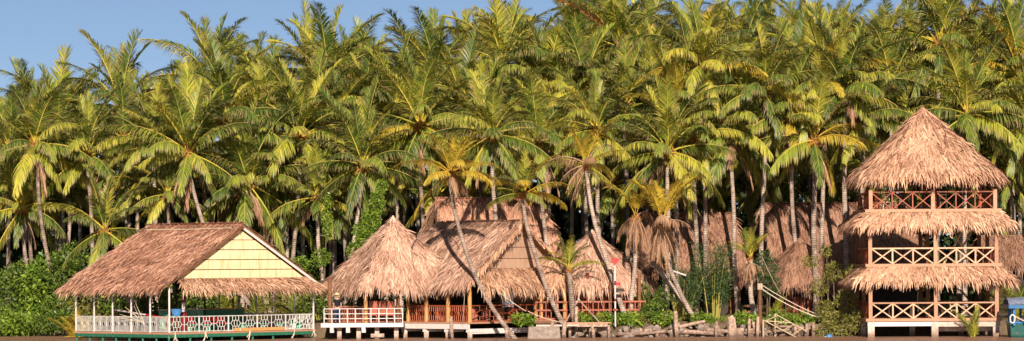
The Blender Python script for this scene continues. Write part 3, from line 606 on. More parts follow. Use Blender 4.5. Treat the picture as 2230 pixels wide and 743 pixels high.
# --- huts further back
def back_huts():
    # ridge runs right, gable towards the left front
    def mirror(px, Y, th):
        th = R(th); o = Vector((PX(px, Y), Y, 0)); a = Vector((math.cos(th), math.sin(th), 0)); b = Vector((-math.sin(th), math.cos(th), 0))
        return lambda u, v, z: o + b * u + a * v + Vector((0, 0, z))
    Y = 13.0; ap = P(985, 436, Y + 3)
    f = mirror(1012, Y, 25); W = 7.2; t = thing('back_hut', 'reddish thatched hut with left-facing gable rising behind the gabled hut', 'hut', f(W / 2, 4, .8), 'huts behind the front row')
    gabled(t, f, W, 6.4, 3.6, ap.z, M['thatch_red'], M['wood_tan'], skirt=False, rows=4, m2=M['thatch_old_shaded'])
    for u in (0, W):
        for v in (0, 3.0, 6.0): part('post', M['wood_brown'], t, 'tube', [f(u, v, .7), f(u, v, 3.9)], .11, 8)
    part('wall', M['mat_wall'], t, 'hexa', [f(.2, .5, .8), f(W - .2, .5, .8), f(W - .2, 5.9, .8), f(.2, 5.9, .8), f(.2, .5, 3.6), f(W - .2, .5, 3.6), f(W - .2, 5.9, 3.6), f(.2, 5.9, 3.6)])
    part('ridge_pole', M['bamboo'], t, 'tube', [f(W / 2 - .3, .3, ap.z - .22), f(W / 2 - .3, 6.2, ap.z - .22)], .04, 6)
    # long low roof in the middle distance
    Y = 13.5; a, b_ = P(1392, 474, Y + 3.2), P(1600, 469, Y + 3.2); e = P(1400, 583, Y)
    t = thing('long_hut', 'long low thatched hut lying in palm shade behind the bamboo clumps', 'hut', ((a.x + b_.x) / 2, Y + 3.2, .8), 'huts behind the front row')
    roof(t, [((a.x - .3, Y, e.z), (b_.x + .5, Y, e.z), (b_.x, Y + 3.2, b_.z), (a.x, Y + 3.2, b_.z)), ((b_.x + .5, Y + 6.4, e.z), (a.x - .3, Y + 6.4, e.z), (a.x, Y + 3.2, b_.z), (b_.x, Y + 3.2, b_.z))], M['thatch_old_shaded'], dens=90, ln=.8)
    ridge_cap(t, (a.x, Y + 3.2, b_.z), (b_.x, Y + 3.2, b_.z), M['thatch_old_shaded'], .6, 70)
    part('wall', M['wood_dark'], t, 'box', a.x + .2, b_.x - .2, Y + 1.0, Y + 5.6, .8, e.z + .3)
    for px in (1400, 1500, 1592): part('post', M['wood_brown'], t, 'tube', [(PX(px, Y + .4), Y + .4, .7), (PX(px, Y + .4), Y + .4, e.z + .3)], .1, 8)
    for px0, px1 in ((1588, 1612),): part('wall_panel', M['wood_red'], t, 'box', PX(px0, Y + .8), PX(px1, Y + .8), Y + .8, Y + .9, .8, e.z + .2)
    # right back hut with a lower pyramid porch
    Y = 15; ap = P(1688, 447, Y + 3); f = mirror(1708, Y, 14); W = 6.6
    t = thing('shaded_hut', 'brown thatched hut with dark left gable behind the group of palm trunks', 'hut', f(W / 2, 5, .8), 'huts behind the front row')
    gabled(t, f, W, 8.6, 3.3, ap.z, M['thatch_old_shaded'], M['mat_wall'], skirt=False, rows=4, m2=M['thatch_old_shaded'])
    part('wall', M['wood_dark'], t, 'hexa', [f(.2, .5, .8), f(W - .2, .5, .8), f(W - .2, 8.4, .8), f(.2, 8.4, .8), f(.2, .5, 3.4), f(W - .2, .5, 3.4), f(W - .2, 8.4, 3.4), f(.2, 8.4, 3.4)])
    cy = 12.5; c = P(1742, 520, cy)
    t, pts, A = hipped('porch_hut', 'low pyramid thatched hut with orange boarded walls behind the leafy shrub', c.z, P(1720, 612, cy - 1.6).z, c.x, cy, 2.9, 225 + 20, M['thatch_old_shaded'], dens=140, ln=.8, drop=.4)
    for px in (1700, 1716, 1732, 1748, 1764, 1780): part('wall_board', M['wood_red'], t, 'box', PX(px, 12) - .18, PX(px, 12) + .18, 12 + .02 * (px % 3), 12.1 + .02 * (px % 3), .8, 2.1)
    for px in (1698, 1785): part('post', M['wood_brown'], t, 'tube', [(PX(px, 11.2), 11.2, .75), (PX(px, 11.2), 11.2, 3.4)], .11, 8)
    # small open stair rail left of the porch
    slat_railing(t, (PX(1616, 12), 12, .85), (PX(1676, 12), 12, .85), .75, M['wood_brown'], .07, .45)
    # roof at the far right behind the tower
    Y = 15; a = P(2128, 512, Y + 3); e = P(2190, 575, Y)
    t = thing('grey_hut', 'grey thatched hut half hidden behind the right side of the tower', 'hut', (a.x + 4, Y + 3, .8), 'huts behind the front row')
    roof(t, [((a.x - .4, Y, e.z), (a.x + 9, Y, e.z), (a.x + 9, Y + 3, a.z), (a.x, Y + 3, a.z)), ((a.x + 9, Y + 6, e.z), (a.x - .4, Y + 6, e.z), (a.x, Y + 3, a.z), (a.x + 9, Y + 3, a.z))], M['thatch_old_shaded'], dens=90)
    part('wall', M['wood_dark'], t, 'box', a.x + .2, a.x + 8.8, Y + .8, Y + 5.2, .8, e.z + .2)
back_huts()

# --- three-storey tower
def tower():
    Y0 = 0.0; s = 40.0
    x0, x1 = PX(1893, 0), PX(2172, 0); xm = (x0 + x1) / 2; DP = 6.6; xc = xm; yc = Y0 + DP / 2
    z1, z2, z3 = P(2030, 694, 0).z, P(2030, 575, 0).z, P(2030, 456, 0).z
    t = thing('thatched_tower', 'three-storey open wooden tower with three tiers of golden thatch standing over the water', 'tower', (xc, yc, -.1))
    def ring(e_out, z_e, e_in, z_i, m, **kw):
        o = [(x0 - e_out, Y0 - e_out), (x1 + e_out, Y0 - e_out), (x1 + e_out, Y0 + DP + e_out), (x0 - e_out, Y0 + DP + e_out)]
        i = [(x0 - e_in, Y0 - e_in), (x1 + e_in, Y0 - e_in), (x1 + e_in, Y0 + DP + e_in), (x0 - e_in, Y0 + DP + e_in)]
        roof(t, [((*o[k], z_e), (*o[(k + 1) % 4], z_e), (*i[(k + 1) % 4], z_i), (*i[k], z_i)) for k in range(4)], m, **kw)
    ring(.76, z2 - .74, .02, z2 - .08, M['thatch_gold'], dens=170, ln=.6, drop=.12, wd=.07)
    ring(.76, z3 - .74, .02, z3 - .08, M['thatch_gold'], dens=170, ln=.6, drop=.12, wd=.07)
    # top roof
    za, zt = P(2030, 381, 0).z, P(2026, 238, 3.3).z
    pts = []
    hx = (x1 - x0) / 2 + .32; hy = DP / 2 + .50; ch = 1.1
    for (a, b_) in ((-hx + ch, -hy), (hx - ch, -hy), (hx, -hy + ch), (hx, hy - ch), (hx - ch, hy), (-hx + ch, hy), (-hx, hy - ch), (-hx, -hy + ch)): pts.append(Vector((xc + a, yc + b_, za)))
    A = Vector((xc - .1, yc, zt))
    roof(t, [(pts[k], pts[(k + 1) % 8], A, A) for k in range(8)], M['thatch_gold'], dens=125, ln=.85, drop=.15, wd=.075, lift=.14)
    mb = MB()
    for k in range(160):
        a = rnd(0, 6.28); d = Vector((math.cos(a), math.sin(a), -rnd(.7, 1.3))).normalized(); q = A + Vector((0, 0, rnd(.0, .18))); sd = Vector((-math.sin(a), math.cos(a), 0)) * .045
        mb.face([q - sd, q + sd, q + d * rnd(.4, .8) + sd * .6, q + d * rnd(.4, .8) - sd * .6], rnd(.3, .9))
    stuff(mb.build('ridge_thatch', M['thatch_gold'], t))
    W_ = M['wood_tan']
    for z, nm in ((z1, 1), (z2, 2), (z3, 3)):
        n = 14
        for k in range(n): part('deck_board', M['wood_tan'], t, 'box', x0 - .15, x1 + .15, Y0 - .12 + k * (DP + .24) / n + .008, Y0 - .12 + (k + 1) * (DP + .24) / n - .008, z - .09, z)
        part('fascia', W_, t, 'box', x0 - .22, x1 + .22, Y0 - .20, Y0 - .125, z - .14, z + .02)
        part('fascia', W_, t, 'box', x0 - .22, x0 - .155, Y0 - .12, Y0 + DP, z - .14, z + .02)
        part('joist', M['wood_brown'], t, 'box', x0, x1, Y0 + .3, Y0 + .45, z - .25, z - .10); part('joist', M['wood_brown'], t, 'box', x0, x1, Y0 + DP * .6, Y0 + DP * .6 + .15, z - .25, z - .10)
    # posts
    for i, (z, zt_, m) in enumerate(((z1, z2 - .15, 'wood_tan'), (z2, z3 - .15, 'wood_tan'))):
        for x in (x0 + .05, xm + .12, x1 - .05):
            for y in (Y0 + .02, Y0 + DP * .52, Y0 + DP): part('post', M[m] if y < 1 else M['wood_brown'], t, 'box', x - .10, x + .10, y - .10, y + .10, z, zt_)
    for x in (x0 + .10, xm, x1 - .10): part('newel_post', W_, t, 'box', x - .10, x + .10, Y0 - .06, Y0 + .14, z3, z3 + 1.06)
    for x in (x0 + .55, xm + .25, x1 - .75):
        for y in (Y0 + 1.2, Y0 + DP - .8): part('post', M['wood_red'], t, 'tube', [(x, y, z3), (x, y, za + .75)], .10, 9)
    part('wall_plate', M['wood_brown'], t, 'box', x0 + .3, x1 - .5, Y0 + 1.12, Y0 + 1.28, za + .28, za + .42)
    h = .86
    for z, m, mt in ((z1, M['rail_cream'], M['wood_tan']), (z2, M['rail_cream'], M['rail_cream']), (z3, M['wood_red'], M['wood_red'])):
        hh = h if z < z3 else .95
        cross_railing(t, (x0 + .15, Y0 + .02, z), (xm + .02, Y0 + .02, z), hh, m, 3, mtop=mt, w=.085 if z < z3 else .06)
        cross_railing(t, (xm + .22, Y0 + .02, z), (x1 - .15, Y0 + .02, z), hh, m, 3, mtop=mt, w=.085 if z < z3 else .06)
        for x in (x0 + .05, x1 - .05):
            cross_railing(t, (x, Y0 + .2, z), (x, Y0 + DP * .5, z), hh, M['wood_red'], 3, w=.07)
            cross_railing(t, (x, Y0 + DP * .55, z), (x, Y0 + DP - .1, z), hh, M['wood_red'], 3, w=.07)
        cross_railing(t, (x0 + .15, Y0 + DP, z), (xm, Y0 + DP, z), hh, M['wood_brown'], 3, w=.07); cross_railing(t, (xm + .2, Y0 + DP, z), (x1 - .15, Y0 + DP, z), hh, M['wood_brown'], 3, w=.07)
    # concrete substructure
    part('edge_beam', M['white'], t, 'box', x0 - .12, xm, Y0 - .10, Y0 + .14, z1 - .40, z1 - .15); part('edge_beam', M['concrete'], t, 'box', xm + .01, x1 + .12, Y0 - .10, Y0 + .14, z1 - .44, z1 - .15)
    part('edge_beam', M['concrete'], t, 'box', xm + .1, x1 + .1, Y0 + .9, Y0 + 1.1, z1 - .72, z1 - .48)
    for x in (x0 + .07, xm + .05, x1 - .1):
        part('pile', M['concrete'], t, 'box', x - .18, x + .18, Y0 - .13, Y0 + .17, -1.3, z1 - .15 if x < x1 - .2 else z1 - .46)
    for x in (x0 - .05, (x0 + xm) / 2 + .9, (xm + x1) / 2 + .1, x1): part('pile', M['concrete'], t, 'box', x - .15, x + .15, Y0 + 2.6, Y0 + 2.9, -1.3, z1 - .15)
    # furniture
    for i, (x, y, z, lab) in enumerate(((PX(1931, 1), 1.0, z3, 'pale wooden chair on the top floor near the left orange post'), (PX(2062, 1), 2.3, z3, 'pale wooden chair on the top floor right of the middle post'), (PX(2080, 1), 1.6, z1, 'slim pale chair behind the ground floor railing of the tower'))):
        c = thing('wooden_chair', lab, 'chair', (x, y, z), 'chairs in the tower')
        m = M['bamboo']
        part('seat', m, c, 'box', x - .2, x + .2, y - .2, y + .2, z + .40, z + .45)
        for dx in (-.18, .18):
            part('leg', m, c, 'box', x + dx - .025, x + dx + .025, y - .2, y - .15, z, z + .40); part('leg', m, c, 'box', x + dx - .025, x + dx + .025, y + .15, y + .2, z, z + .40); part('back_post', m, c, 'box', x + dx - .025, x + dx + .025, y + .15, y + .2, z + .45, z + .95)
        for zz in (.62, .80): part('back_slat', m, c, 'box', x - .155, x + .155, y + .16, y + .19, z + zz, z + zz + .08)
    for i, (x, y, z, lab) in enumerate(((PX(1965, 2), 2.2, z3, 'dark table on the top floor of the tower left of the middle post'), (PX(1960, 2), 2.4, z1, 'dark table on the ground floor of the tower left of the middle post'), (PX(2090, 2), 2.6, z1, 'long dark table on the ground floor of the tower right of the middle post'))):
        c = thing('tower_table', lab, 'table', (x, y, z), 'tables in the tower'); hw = .7 if i < 2 else 1.2
        part('top', M['wood_dark'], c, 'box', x - hw, x + hw, y - .4, y + .4, z + .74, z + .80)
        for dx in (-hw + .1, hw - .1):
            for dy in (-.3, .3): part('leg', M['wood_dark'], c, 'box', x + dx - .04, x + dx + .04, y + dy - .04, y + dy + .04, z, z + .74)
    # bamboo props leaning inside the second floor, right bay
    for i, (a, b_) in enumerate((((2055, 560), (2110, 478)), ((2110, 560), (2068, 480)), ((2075, 562), (2130, 480)))):
        p, q = P(*a, 3.0 + .3 * i), P(*b_, 3.2 + .3 * i); p.z = z2; c = thing('bamboo_prop', ('left of three bamboo poles leaning on the tower second floor', 'bamboo pole crossing between two others on the tower second floor', 'right of three bamboo poles leaning on the tower second floor')[i], 'pole', p, 'bamboo poles leaning in the tower')
        part('shaft', M['bamboo'], c, 'tube', [p, p.lerp(q, .5), q], [.06, .055, .045], 7)
        part('node', M['wood_tan'], c, 'tube', [p.lerp(q, .45), p.lerp(q, .47)], .065, 7)
tower()

# ------------------------------------------------------------------ palms
def frond_mesh(name, e0, k, m, g, nl=98, vee=.25, L=5.2, llen=1.2, brown=.12, twist=0.0, curl=0.0):
    mb = MB(); n = 16; pts = [Vector((0, 0, 0))]; az = 0.0
    for i in range(n):
        t = (i + .5) / n; e = R(e0 - k * t ** 1.5); az += curl / n
        pts.append(pts[-1] + Vector((math.cos(e) * math.cos(az), math.cos(e) * math.sin(az), math.sin(e))) * (L / n))
    def at(t):
        q = t * n; i = min(int(q), n - 1); return pts[i].lerp(pts[i + 1], q - i), (pts[i + 1] - pts[i]).normalized()
    mb.tube(pts[::2], [.055 - .044 * (i / (n // 2)) for i in range(n // 2 + 1)], 4, .97)
    Zd = Vector((0, 0, -1))
    for i in range(nl):
        t = .14 + .86 * (i + .5) / nl; p, T = at(t); S = T.cross(Vector((0, 0, 1)))
        S = S.normalized() if S.length > .05 else Vector((0, 1, 0))
        N = S.cross(T)
        prof = (.55 + .45 * math.sin(math.pi * min(1, t * 1.25))) if t < .8 else max(.28, 1.0 - (t - .8) * 3.0) * .9
        for s in (-1, 1):
            if random.random() < brown * .25: continue
            a = R(38 + 30 * t + rnd(-10, 10)); l = llen * prof * rnd(.8, 1.12)
            tw = twist * t
            d = S * s * math.cos(a) + T * math.sin(a) + N * (vee + rnd(-.12, .12) + tw * s)
            d.normalize(); gg = g * rnd(.6, 1.4)
            wv = (T - d * T.dot(d)); wv = (wv.normalized() + N * rnd(-.35, .35)).normalized() * (.018 + .010 * math.sin(math.pi * t))
            q0 = p; d1 = (d + Zd * gg * .35).normalized(); q1 = q0 + d1 * l * .4; d2 = (d + Zd * gg * 1.0).normalized(); q2 = q1 + d2 * l * .35; d3 = (d + Zd * gg * 1.8).normalized(); q3 = q2 + d3 * l * .3
            r = min(1, max(0, random.gauss(.44, .15))); b = random.random() < brown; j = len(mb.v)
            mb.v.extend([tuple(q0 - wv * .5), tuple(q0 + wv * .5), tuple(q1 + wv), tuple(q1 - wv), tuple(q2 + wv * .8), tuple(q2 - wv * .8), tuple(q3)])
            mb.f.extend([(j, j + 1, j + 2, j + 3), (j + 3, j + 2, j + 4, j + 5), (j + 5, j + 4, j + 6)]); mb.r.extend([r, r, r])
            mb.t.extend([.3 if b else 0, .7 if b else .06, .9 if b else .3])
    return mb.mesh(name, m)
FR = {'g': {}, 'y': {}, 'd': {}}
for e0, k, g, vee in ((84, 20, .18, .3), (74, 44, .35, .25), (62, 52, .5, .2), (48, 60, .75, .15), (32, 58, .95, .1), (16, 54, 1.15, .05), (-2, 48, 1.35, 0), (-25, 40, 1.4, 0), (-48, 26, 1.2, 0)):
    FR['g'][e0] = [frond_mesh('palm_frond', e0 + rnd(-4, 4), k * rnd(.75, 1.2), M['frond'], g * rnd(.8, 1.2), vee=vee, brown=(.10, .06, .22, .12)[v], twist=rnd(-.2, .2), curl=rnd(-.35, .35), L=5.1 * rnd(.9, 1.08)) for v in range(4)]
for e0, k, g in ((65, 50, .5), (35, 60, .9), (8, 55, 1.2), (-25, 45, 1.4)):
    FR['y'][e0] = [frond_mesh('palm_frond', e0 + rnd(-4, 4), k, M['frond_y'], g, brown=.08, curl=rnd(-.3, .3)) for v in range(2)]
for e0, k, g in ((60, 60, 1.2), (25, 80, 2.0), (-20, 62, 2.5), (-55, 32, 3.0), (-78, 8, 3.0)):
    FR['d'][e0] = [frond_mesh('palm_frond', e0 + rnd(-5, 5), k * rnd(.8, 1.1), M['frond_d'], g, nl=38, brown=.5, curl=rnd(-.5, .5), L=3.9) for v in range(3)]
def pick(kind, e):
    ks = sorted(FR[kind], key=lambda q: abs(q - e)); return random.choice(FR[kind][ks[0]])
hb = MB()
for k in range(22):
    a = k * 2.4; e = R(10 + 70 * (k / 22)); d = Vector((math.cos(a) * math.cos(e), math.sin(a) * math.cos(e), math.sin(e)))
    q = Vector((math.cos(a) * .08, math.sin(a) * .08, -.25 + .4 * k / 22)); hb.tube([q, q + d * .28, q + d * .55], [.085, .06, .045], 4)
hb.lathe((0, 0, -.45), [(.13, 0), (.2, .2), (.2, .5), (.1, .8)], 8)
HEART = hb.mesh('crown_heart', M['heart'])
cb = MB(); cb.lathe((0, 0, -.13), [(.02, 0), (.09, .04), (.125, .12), (.10, .21), (.02, .26)], 9); cb.smooth = True; COCO = cb.mesh('coconut', M['coconut'])
ib = MB()
for k in range(9):
    a = rnd(0, 6.28); d = Vector((math.cos(a) * .6, math.sin(a) * .6, rnd(-.9, .4))); ib.tube([(0, 0, 0), d * .35, d * .6 + Vector((0, 0, -.12))], [.03, .022, .01], 4)
INFL = ib.mesh('flower_stalk', mat('orange_flower_stalk', (.52, .24, .05), (.36, .15, .03), .8, 9))

def palm(px, py, Y, bpx=None, size=1.0, style='g', label='', group=None, bY=None, nuts=0, bow=.35, thick=1.0, n=28, name='coconut_palm', bz=None, skirt=2, spread=1.0, emin=-90):
    c = P(px, py, Y); bY = Y if bY is None else bY; bx = PX(bpx if bpx is not None else px + rnd(-25, 25), bY)
    base = Vector((bx, bY, (ground_z(bx, bY) if bz is None else bz) - .2))
    t = thing(name, label, 'palm tree', base, group)
    h = c - base; ctrl = Vector((h.x * (1 - bow), h.y * .5, h.z * .5)) if bow >= 0 else Vector((h.x * .5 + bow, h.y * .5, h.z * .5))
    pts = []; rad = []; m = 18
    for i in range(m + 1):
        s = i / m; p = ctrl * (2 * s * (1 - s)) + h * (s * s); p += Vector((.05 * math.sin(s * 9 + px), 0, 0)); pts.append(p)
        rad.append(thick * ((.145 - .035 * s) + .13 * math.exp(-s * 16)) * (1 + .04 * math.sin(i * 2.3)))
    mb = MB(); mb.tube(pts, rad, 9); mb.smooth = True; mb.build('trunk', M['trunk'], t, loc=(0, 0, 0))
    o = link('crown_heart', HEART, t, h); o.scale = (size * 1.05,) * 3; o.rotation_euler = (0, 0, rnd(0, 6))
    n = int(n); dead = skirt; a0 = rnd(0, 6.28)
    for k in range(n):
        q = k / (n - 1); e = (86 - 124 * q ** 1.22) * spread + rnd(-8, 8); a = a0 + k * 2.39996 + rnd(-.22, .22); kind = 'g'
        if style == 'y' and random.random() < .5: kind = 'y'
        elif style == 'd' and random.random() < .8: kind = random.choice('ddy')
        elif style == 'gy' and random.random() < .10: kind = 'y'
        elif style == 'g' and q > .8 and random.random() < .06: kind = 'y'
        elif style == 'yy': kind = 'y' if q < .9 else 'd'
        elif style == 'dd': kind = 'y' if q < .34 else 'd'
        if style == 'd' and kind == 'd' and e > 30: e -= 25
        if style == 'dd': e = e * .9 if q < .34 else random.choice((rnd(-88, -50), rnd(-55, 5), rnd(-30, 30)))
        e = e if e > emin else rnd(emin, 80)
        f = link('frond', pick(kind, e), t, h + Vector((math.cos(a) * .06, math.sin(a) * .06, .1 + .25 * (1 - q)))); f.rotation_euler = (rnd(-.10, .10), rnd(-.08, .08), a)
        sc_ = size * rnd(.80, 1.15) * (.82 if q < .1 else 1); f.scale = (sc_, sc_, sc_)
    for k in range(dead):
        a = rnd(0, 6.28); f = link('dead_frond', pick('d', random.choice((-20, -55, -55))), t, h + Vector((0, 0, -.15))); f.rotation_euler = (0, 0, a); sc_ = size * rnd(.65, .95); f.scale = (sc_,) * 3
    for k in range(nuts):
        a = -1.57 + rnd(-1.3, 1.3); f = link('coconut', COCO, t, h + Vector((math.cos(a) * rnd(.2, .38), math.sin(a) * rnd(.25, .45), rnd(-.55, -.05)))); f.rotation_euler = (rnd(-.5, .5), rnd(-.5, .5), 0); f.scale = (rnd(.85, 1.15),) * 3
    if py > 60 and Y < 34:
        for k in range(2): f = link('flower_stalk', INFL, t, h + Vector((rnd(-.2, .2), -.25, rnd(-.1, .15)))); f.rotation_euler = (0, 0, rnd(0, 6)); f.scale = (size,) * 3
    return t
G1, G2, G3 = 'palms standing among the huts', 'palms of the middle grove', 'palms along the skyline'
# palms of the front, each with the trunk it shows
palm(982, 385, 1.6, 1157,   .56, 'yy', 'yellowing palm on a long trunk leaning left across the gabled hut', G1, bY=2.9, bow=.02, n=18, skirt=2, thick=.95)
palm(1140, 428, 5.2, 1262, .54, 'y', 'short ragged palm leaning left over the gable of the gabled hut', G1, bY=5.2, bow=.1, n=16, skirt=4, thick=1.0, emin=-12)
palm(1274, 366, 7.5, 1372, .58, 'd', 'dying palm with grey dry fronds on a curved leaning trunk above the hip-roofed hut', G1, bY=4.9, bow=.25, n=14, skirt=5)
palm(1442, 492, 4.2, 1566,  .60, 'dd', 'drooping orange dead palm on a straight trunk leaning left at the log bank', G1, bY=5.2, bow=.02, n=21, skirt=5, thick=1.0)
palm(1385, 478, 6.0, 1372, .52, 'dd', 'yellow and orange palm tilting left beside the drooping dead palm', G1, bY=6.2, bow=.3, n=15, skirt=3)
palm(1238, 592, 4.6, 1272, .36, 'g', 'small bright green palm held up by props in front of the hip-roofed hut', G1, bY=4.9, bow=.2, n=13, skirt=3, thick=1.35, emin=32)
palm(1634, 566, 7.5, 1640, .34, 'g', 'small palm with a dry brown skirt beside the white rope stays', G1, bY=7.5, bow=.2, n=12, skirt=14, thick=1.1, emin=45)
palm(1455, 338, 9.0, 1453, .88, 'g', 'green palm with a straight trunk right of the drooping dead palm', G1, bow=.1, nuts=3, skirt=3)
palm(1592, 296, 12.5, 1608, .88, 'g', 'palm with green coconuts on a slim trunk left of the small skirted palm', G1, bow=.1, nuts=9, skirt=2)
palm(1772, 312, 10.5, 1776, .86, 'y', 'palm with golden side fronds and a thick ringed trunk behind the leafy shrub', G1, bow=.1, thick=1.25, n=18)
palm(1840, 205, 12.5, 1838, .95, 'g', 'tall palm with a pale straight trunk just left of the tower', G1, bow=.05, skirt=3, thick=1.15)
palm(228, 508, 15.0, 396, .74, 'g', 'short bright palm beside the left slope of the pavilion roof, trunk leaning right', G1, bY=14.6, bow=.02, skirt=1, n=18)
palm(48, 458, 27, 70, .80, 'g', 'dark low palm at the left edge above the thicket', G1, skirt=1)
palm(410, 338, 20, 575, .98, 'g', 'broad palm with drooping fronds above the pavilion ridge, trunk leaning right', G2, bY=19, bow=.05, nuts=3, skirt=3)
palm(490, 264, 24, 592, .95, 'g', 'palm above the pavilion gable on a long pale trunk sloping right', G2, bow=.12)
palm(75, 320, 25, 136, .92, 'g', 'palm with arching fronds near the left edge above the low dark palm', G2, bow=.2, nuts=2)
palm(190, 344, 27, 215, .88, 'g', 'palm with orange flower stalks left of the short bright palm', G2, nuts=5)
palm(262, 246, 36, 290, 1.0, 'g', 'tall palm with yellow-green spear leaves standing clear against the sky at left', G3, nuts=3)
palm(268, 306, 31, 300, .85, 'g', 'palm half hidden below the tall palm at left', G2)
palm(655, 304, 23, 628, .98, 'g', 'wide palm right of the pavilion gable with a dark heart', G2, nuts=3)
palm(790, 366, 17, 716, .86, 'gy', 'low palm with spreading yellowish fronds above the vine-covered trunk', G2, nuts=3, bow=.1)
palm(716, 190, 34, 720, 1.05, 'g', 'tallest palm left of the middle, feathery against the sky', G3)
palm(800, 240, 29, 766, .9, 'g', 'palm with an orange heart above the low yellowish palm', G2)
palm(915, 282, 20, 931, .95, 'gy', 'palm with a pale bare trunk just right of the pyramid hut', G2, nuts=3, bow=.1)
palm(950, 170, 36, 960, 1.0, 'g', 'tall palm with upright fan of fronds right of the sky gap', G3)
palm(1095, 148, 30, 1105, 1.0, 'gy', 'palm with long golden arching fronds in the upper middle', G3, bow=.1)
palm(1172, 316, 15.5, 1216, .9, 'g', 'palm with a cluster of yellow coconuts above the gabled hut', G2, nuts=12, bow=.1)
palm(1190, 196, 28, 1200, .92, 'g', 'palm directly above the palm with yellow coconuts', G2)
t_ = palm(1350, 112, 32, 1362, 1.0, 'g', 'palm with one orange frond at the top centre of the skyline', G3)
f_ = link('frond', frond_mesh('palm_frond', 52, 40, mat('orange_dry_leaf', (.55, .26, .08), (.42, .17, .05), .6, 3), .5, brown=.1), t_, P(1350, 112, 32) - t_.location + Vector((0, -.2, .2))); f_.rotation_euler = (0, 0, R(-165))
palm(1360, 240, 24, 1372, .95, 'g', 'palm with tall upright spear above the dying grey palm', G2)
palm(1530, 150, 12.6, 1541, .92, 'gy', 'palm with an orange heart and brown fronds right of centre skyline', G3, skirt=4, bow=.05)
palm(1666, 208, 11.8, 1650, .85, 'gy', 'palm with golden lower fronds above the small skirted palm', G2, bow=.1)
palm(2045, 100, 27, 2040, 1.05, 'g', 'tall bright palm rising above the tip of the tower roof', G3, nuts=4)
palm(2106, 256, 17, 2098, .95, 'g', 'palm with yellow heart right of the tower roof', G2, nuts=6)
palm(2222, 176, 25, 2216, .95, 'gy', 'palm cut by the right edge of the picture, upper one', G2)
palm(2240, 268, 17, 2226, .85, 'g', 'palm cut by the right edge of the picture, lower one', G2, bow=.05)
palm(1716, 262, 12.4, 1757, .80, 'g', 'palm whose pale trunk stands just left of the thick ringed trunk', G1, bow=.1)
palm(1792, 190, 13.2, 1789, .84, 'gy', 'palm whose shaded trunk stands just right of the thick ringed trunk', G1, bow=.05)
palm(1880, 262, 13.6, 1853, .80, 'g', 'palm whose trunk stands close beside the pale straight trunk', G1, bow=.1)
palm(1512, 300, 11.6, 1519, .78, 'g', 'palm on a slim pale trunk between the bamboo clumps', G1, bow=.1)
palm(1476, 250, 12.2, 1468, .80, 'gy', 'palm on a pale trunk rising behind the left bamboo clump', G1, bow=.1)
palm(1072, 300, 11.4, 1099, .78, 'g', 'palm on a pale trunk standing before the reddish rear roof', G1, bow=.1)
palm(1300, 290, 12.0, 1312, .78, 'g', 'palm on a trunk behind the ragged hip-roofed hut', G1, bow=.1)
# skyline row
SKY = [(12, 276, 'palm at the far left end of the skyline'), (66, 244, 'second skyline palm from the left edge'), (122, 250, 'third skyline palm from the left edge'), (166, 226, 'fourth skyline palm from the left edge with dark upright fronds'),
 (330, 250, 'skyline palm in the dip left of the high cluster'), (345, 262, 'lower palm in the skyline dip at left'), (462, 168, 'tall skyline palm at the left of the high cluster'), (540, 184, 'skyline palm above the pavilion gable apex'), (590, 210, 'skyline palm just left of the tallest left palm'),
 (668, 150, 'tall skyline palm left of the tallest left palm'), (764, 168, 'skyline palm right of the tallest left palm'), (812, 190, 'skyline palm with a dark hanging frond before the sky gap'), (905, 180, 'skyline palm right of the sky gap'), (1010, 140, 'skyline palm with brown frond tips left of the golden arching palm'),
 (1060, 142, 'skyline palm behind the golden arching palm'), (1140, 158, 'skyline palm right of the golden arching palm'), (1185, 172, 'skyline palm in the notch before the highest crowns'), (1262, 118, 'skyline palm where the crowns first touch the top edge'), (1312, 106, 'skyline palm left of the orange-fronded one'),
 (1405, 116, 'skyline palm right of the orange-fronded one'), (1452, 150, 'skyline palm in the small gap right of centre'), (1500, 112, 'skyline palm with brownish crown right of centre'), (1560, 132, 'skyline palm left of the right-hand sky chink'), (1618, 128, 'skyline palm at the right-hand sky chink'), (1664, 112, 'skyline palm above the golden-fronded palm'),
 (1716, 128, 'skyline palm in the row right of the golden-fronded palm'), (1760, 120, 'skyline palm above the thick ringed trunk'), (1828, 116, 'skyline palm above the pale straight trunk'), (1880, 140, 'skyline palm left of the chink before the tower'), (1925, 122, 'skyline palm right of the chink before the tower'),
 (1985, 128, 'skyline palm left of the tall bright palm over the tower'), (2092, 128, 'skyline palm right of the tall bright palm over the tower'), (2150, 130, 'second skyline palm from the right edge'), (2205, 110, 'skyline palm nearest the right edge')]
for i, (px, py, lab) in enumerate(SKY): palm(px, py + (44 if px < 440 else 14 if px < 1240 else 4), 42 + (i * 7) % 13, None, rnd(.80, 1.08), random.choice(('g', 'g', 'g', 'gy')), lab, G3, n=25, skirt=random.choice((1, 2, 3)))
# grove between
MID = [(20, 330), (128, 290), (128, 400), (335, 330), (330, 420), (560, 250), (570, 330), (540, 410), (735, 280), (625, 400), (865, 240), (860, 330), (1008, 240), (1040, 300), (1085, 250), (1045, 390), (1275, 190), (1285, 275), (1240, 250), (1415, 200), (1420, 275), (1510, 235), (1535, 320), (1380, 330), (1590, 200), (1735, 180), (1790, 200), (1890, 210), (1940, 200), (1900, 290), (1960, 270), (2010, 200), (2090, 190), (2150, 220), (2180, 260), (2170, 340), (1890, 370), (1660, 350), (690, 260), (450, 270)]
ORD = ['first', 'second', 'third', 'fourth', 'fifth', 'sixth', 'seventh', 'eighth', 'ninth', 'tenth', 'eleventh', 'twelfth', 'thirteenth', 'fourteenth', 'fifteenth', 'sixteenth']
def zone_of(px): return 'behind the pavilion' if px < 640 else 'behind the pyramid and gabled huts' if px < 1240 else 'behind the long low hut' if px < 1650 else 'behind the tower'
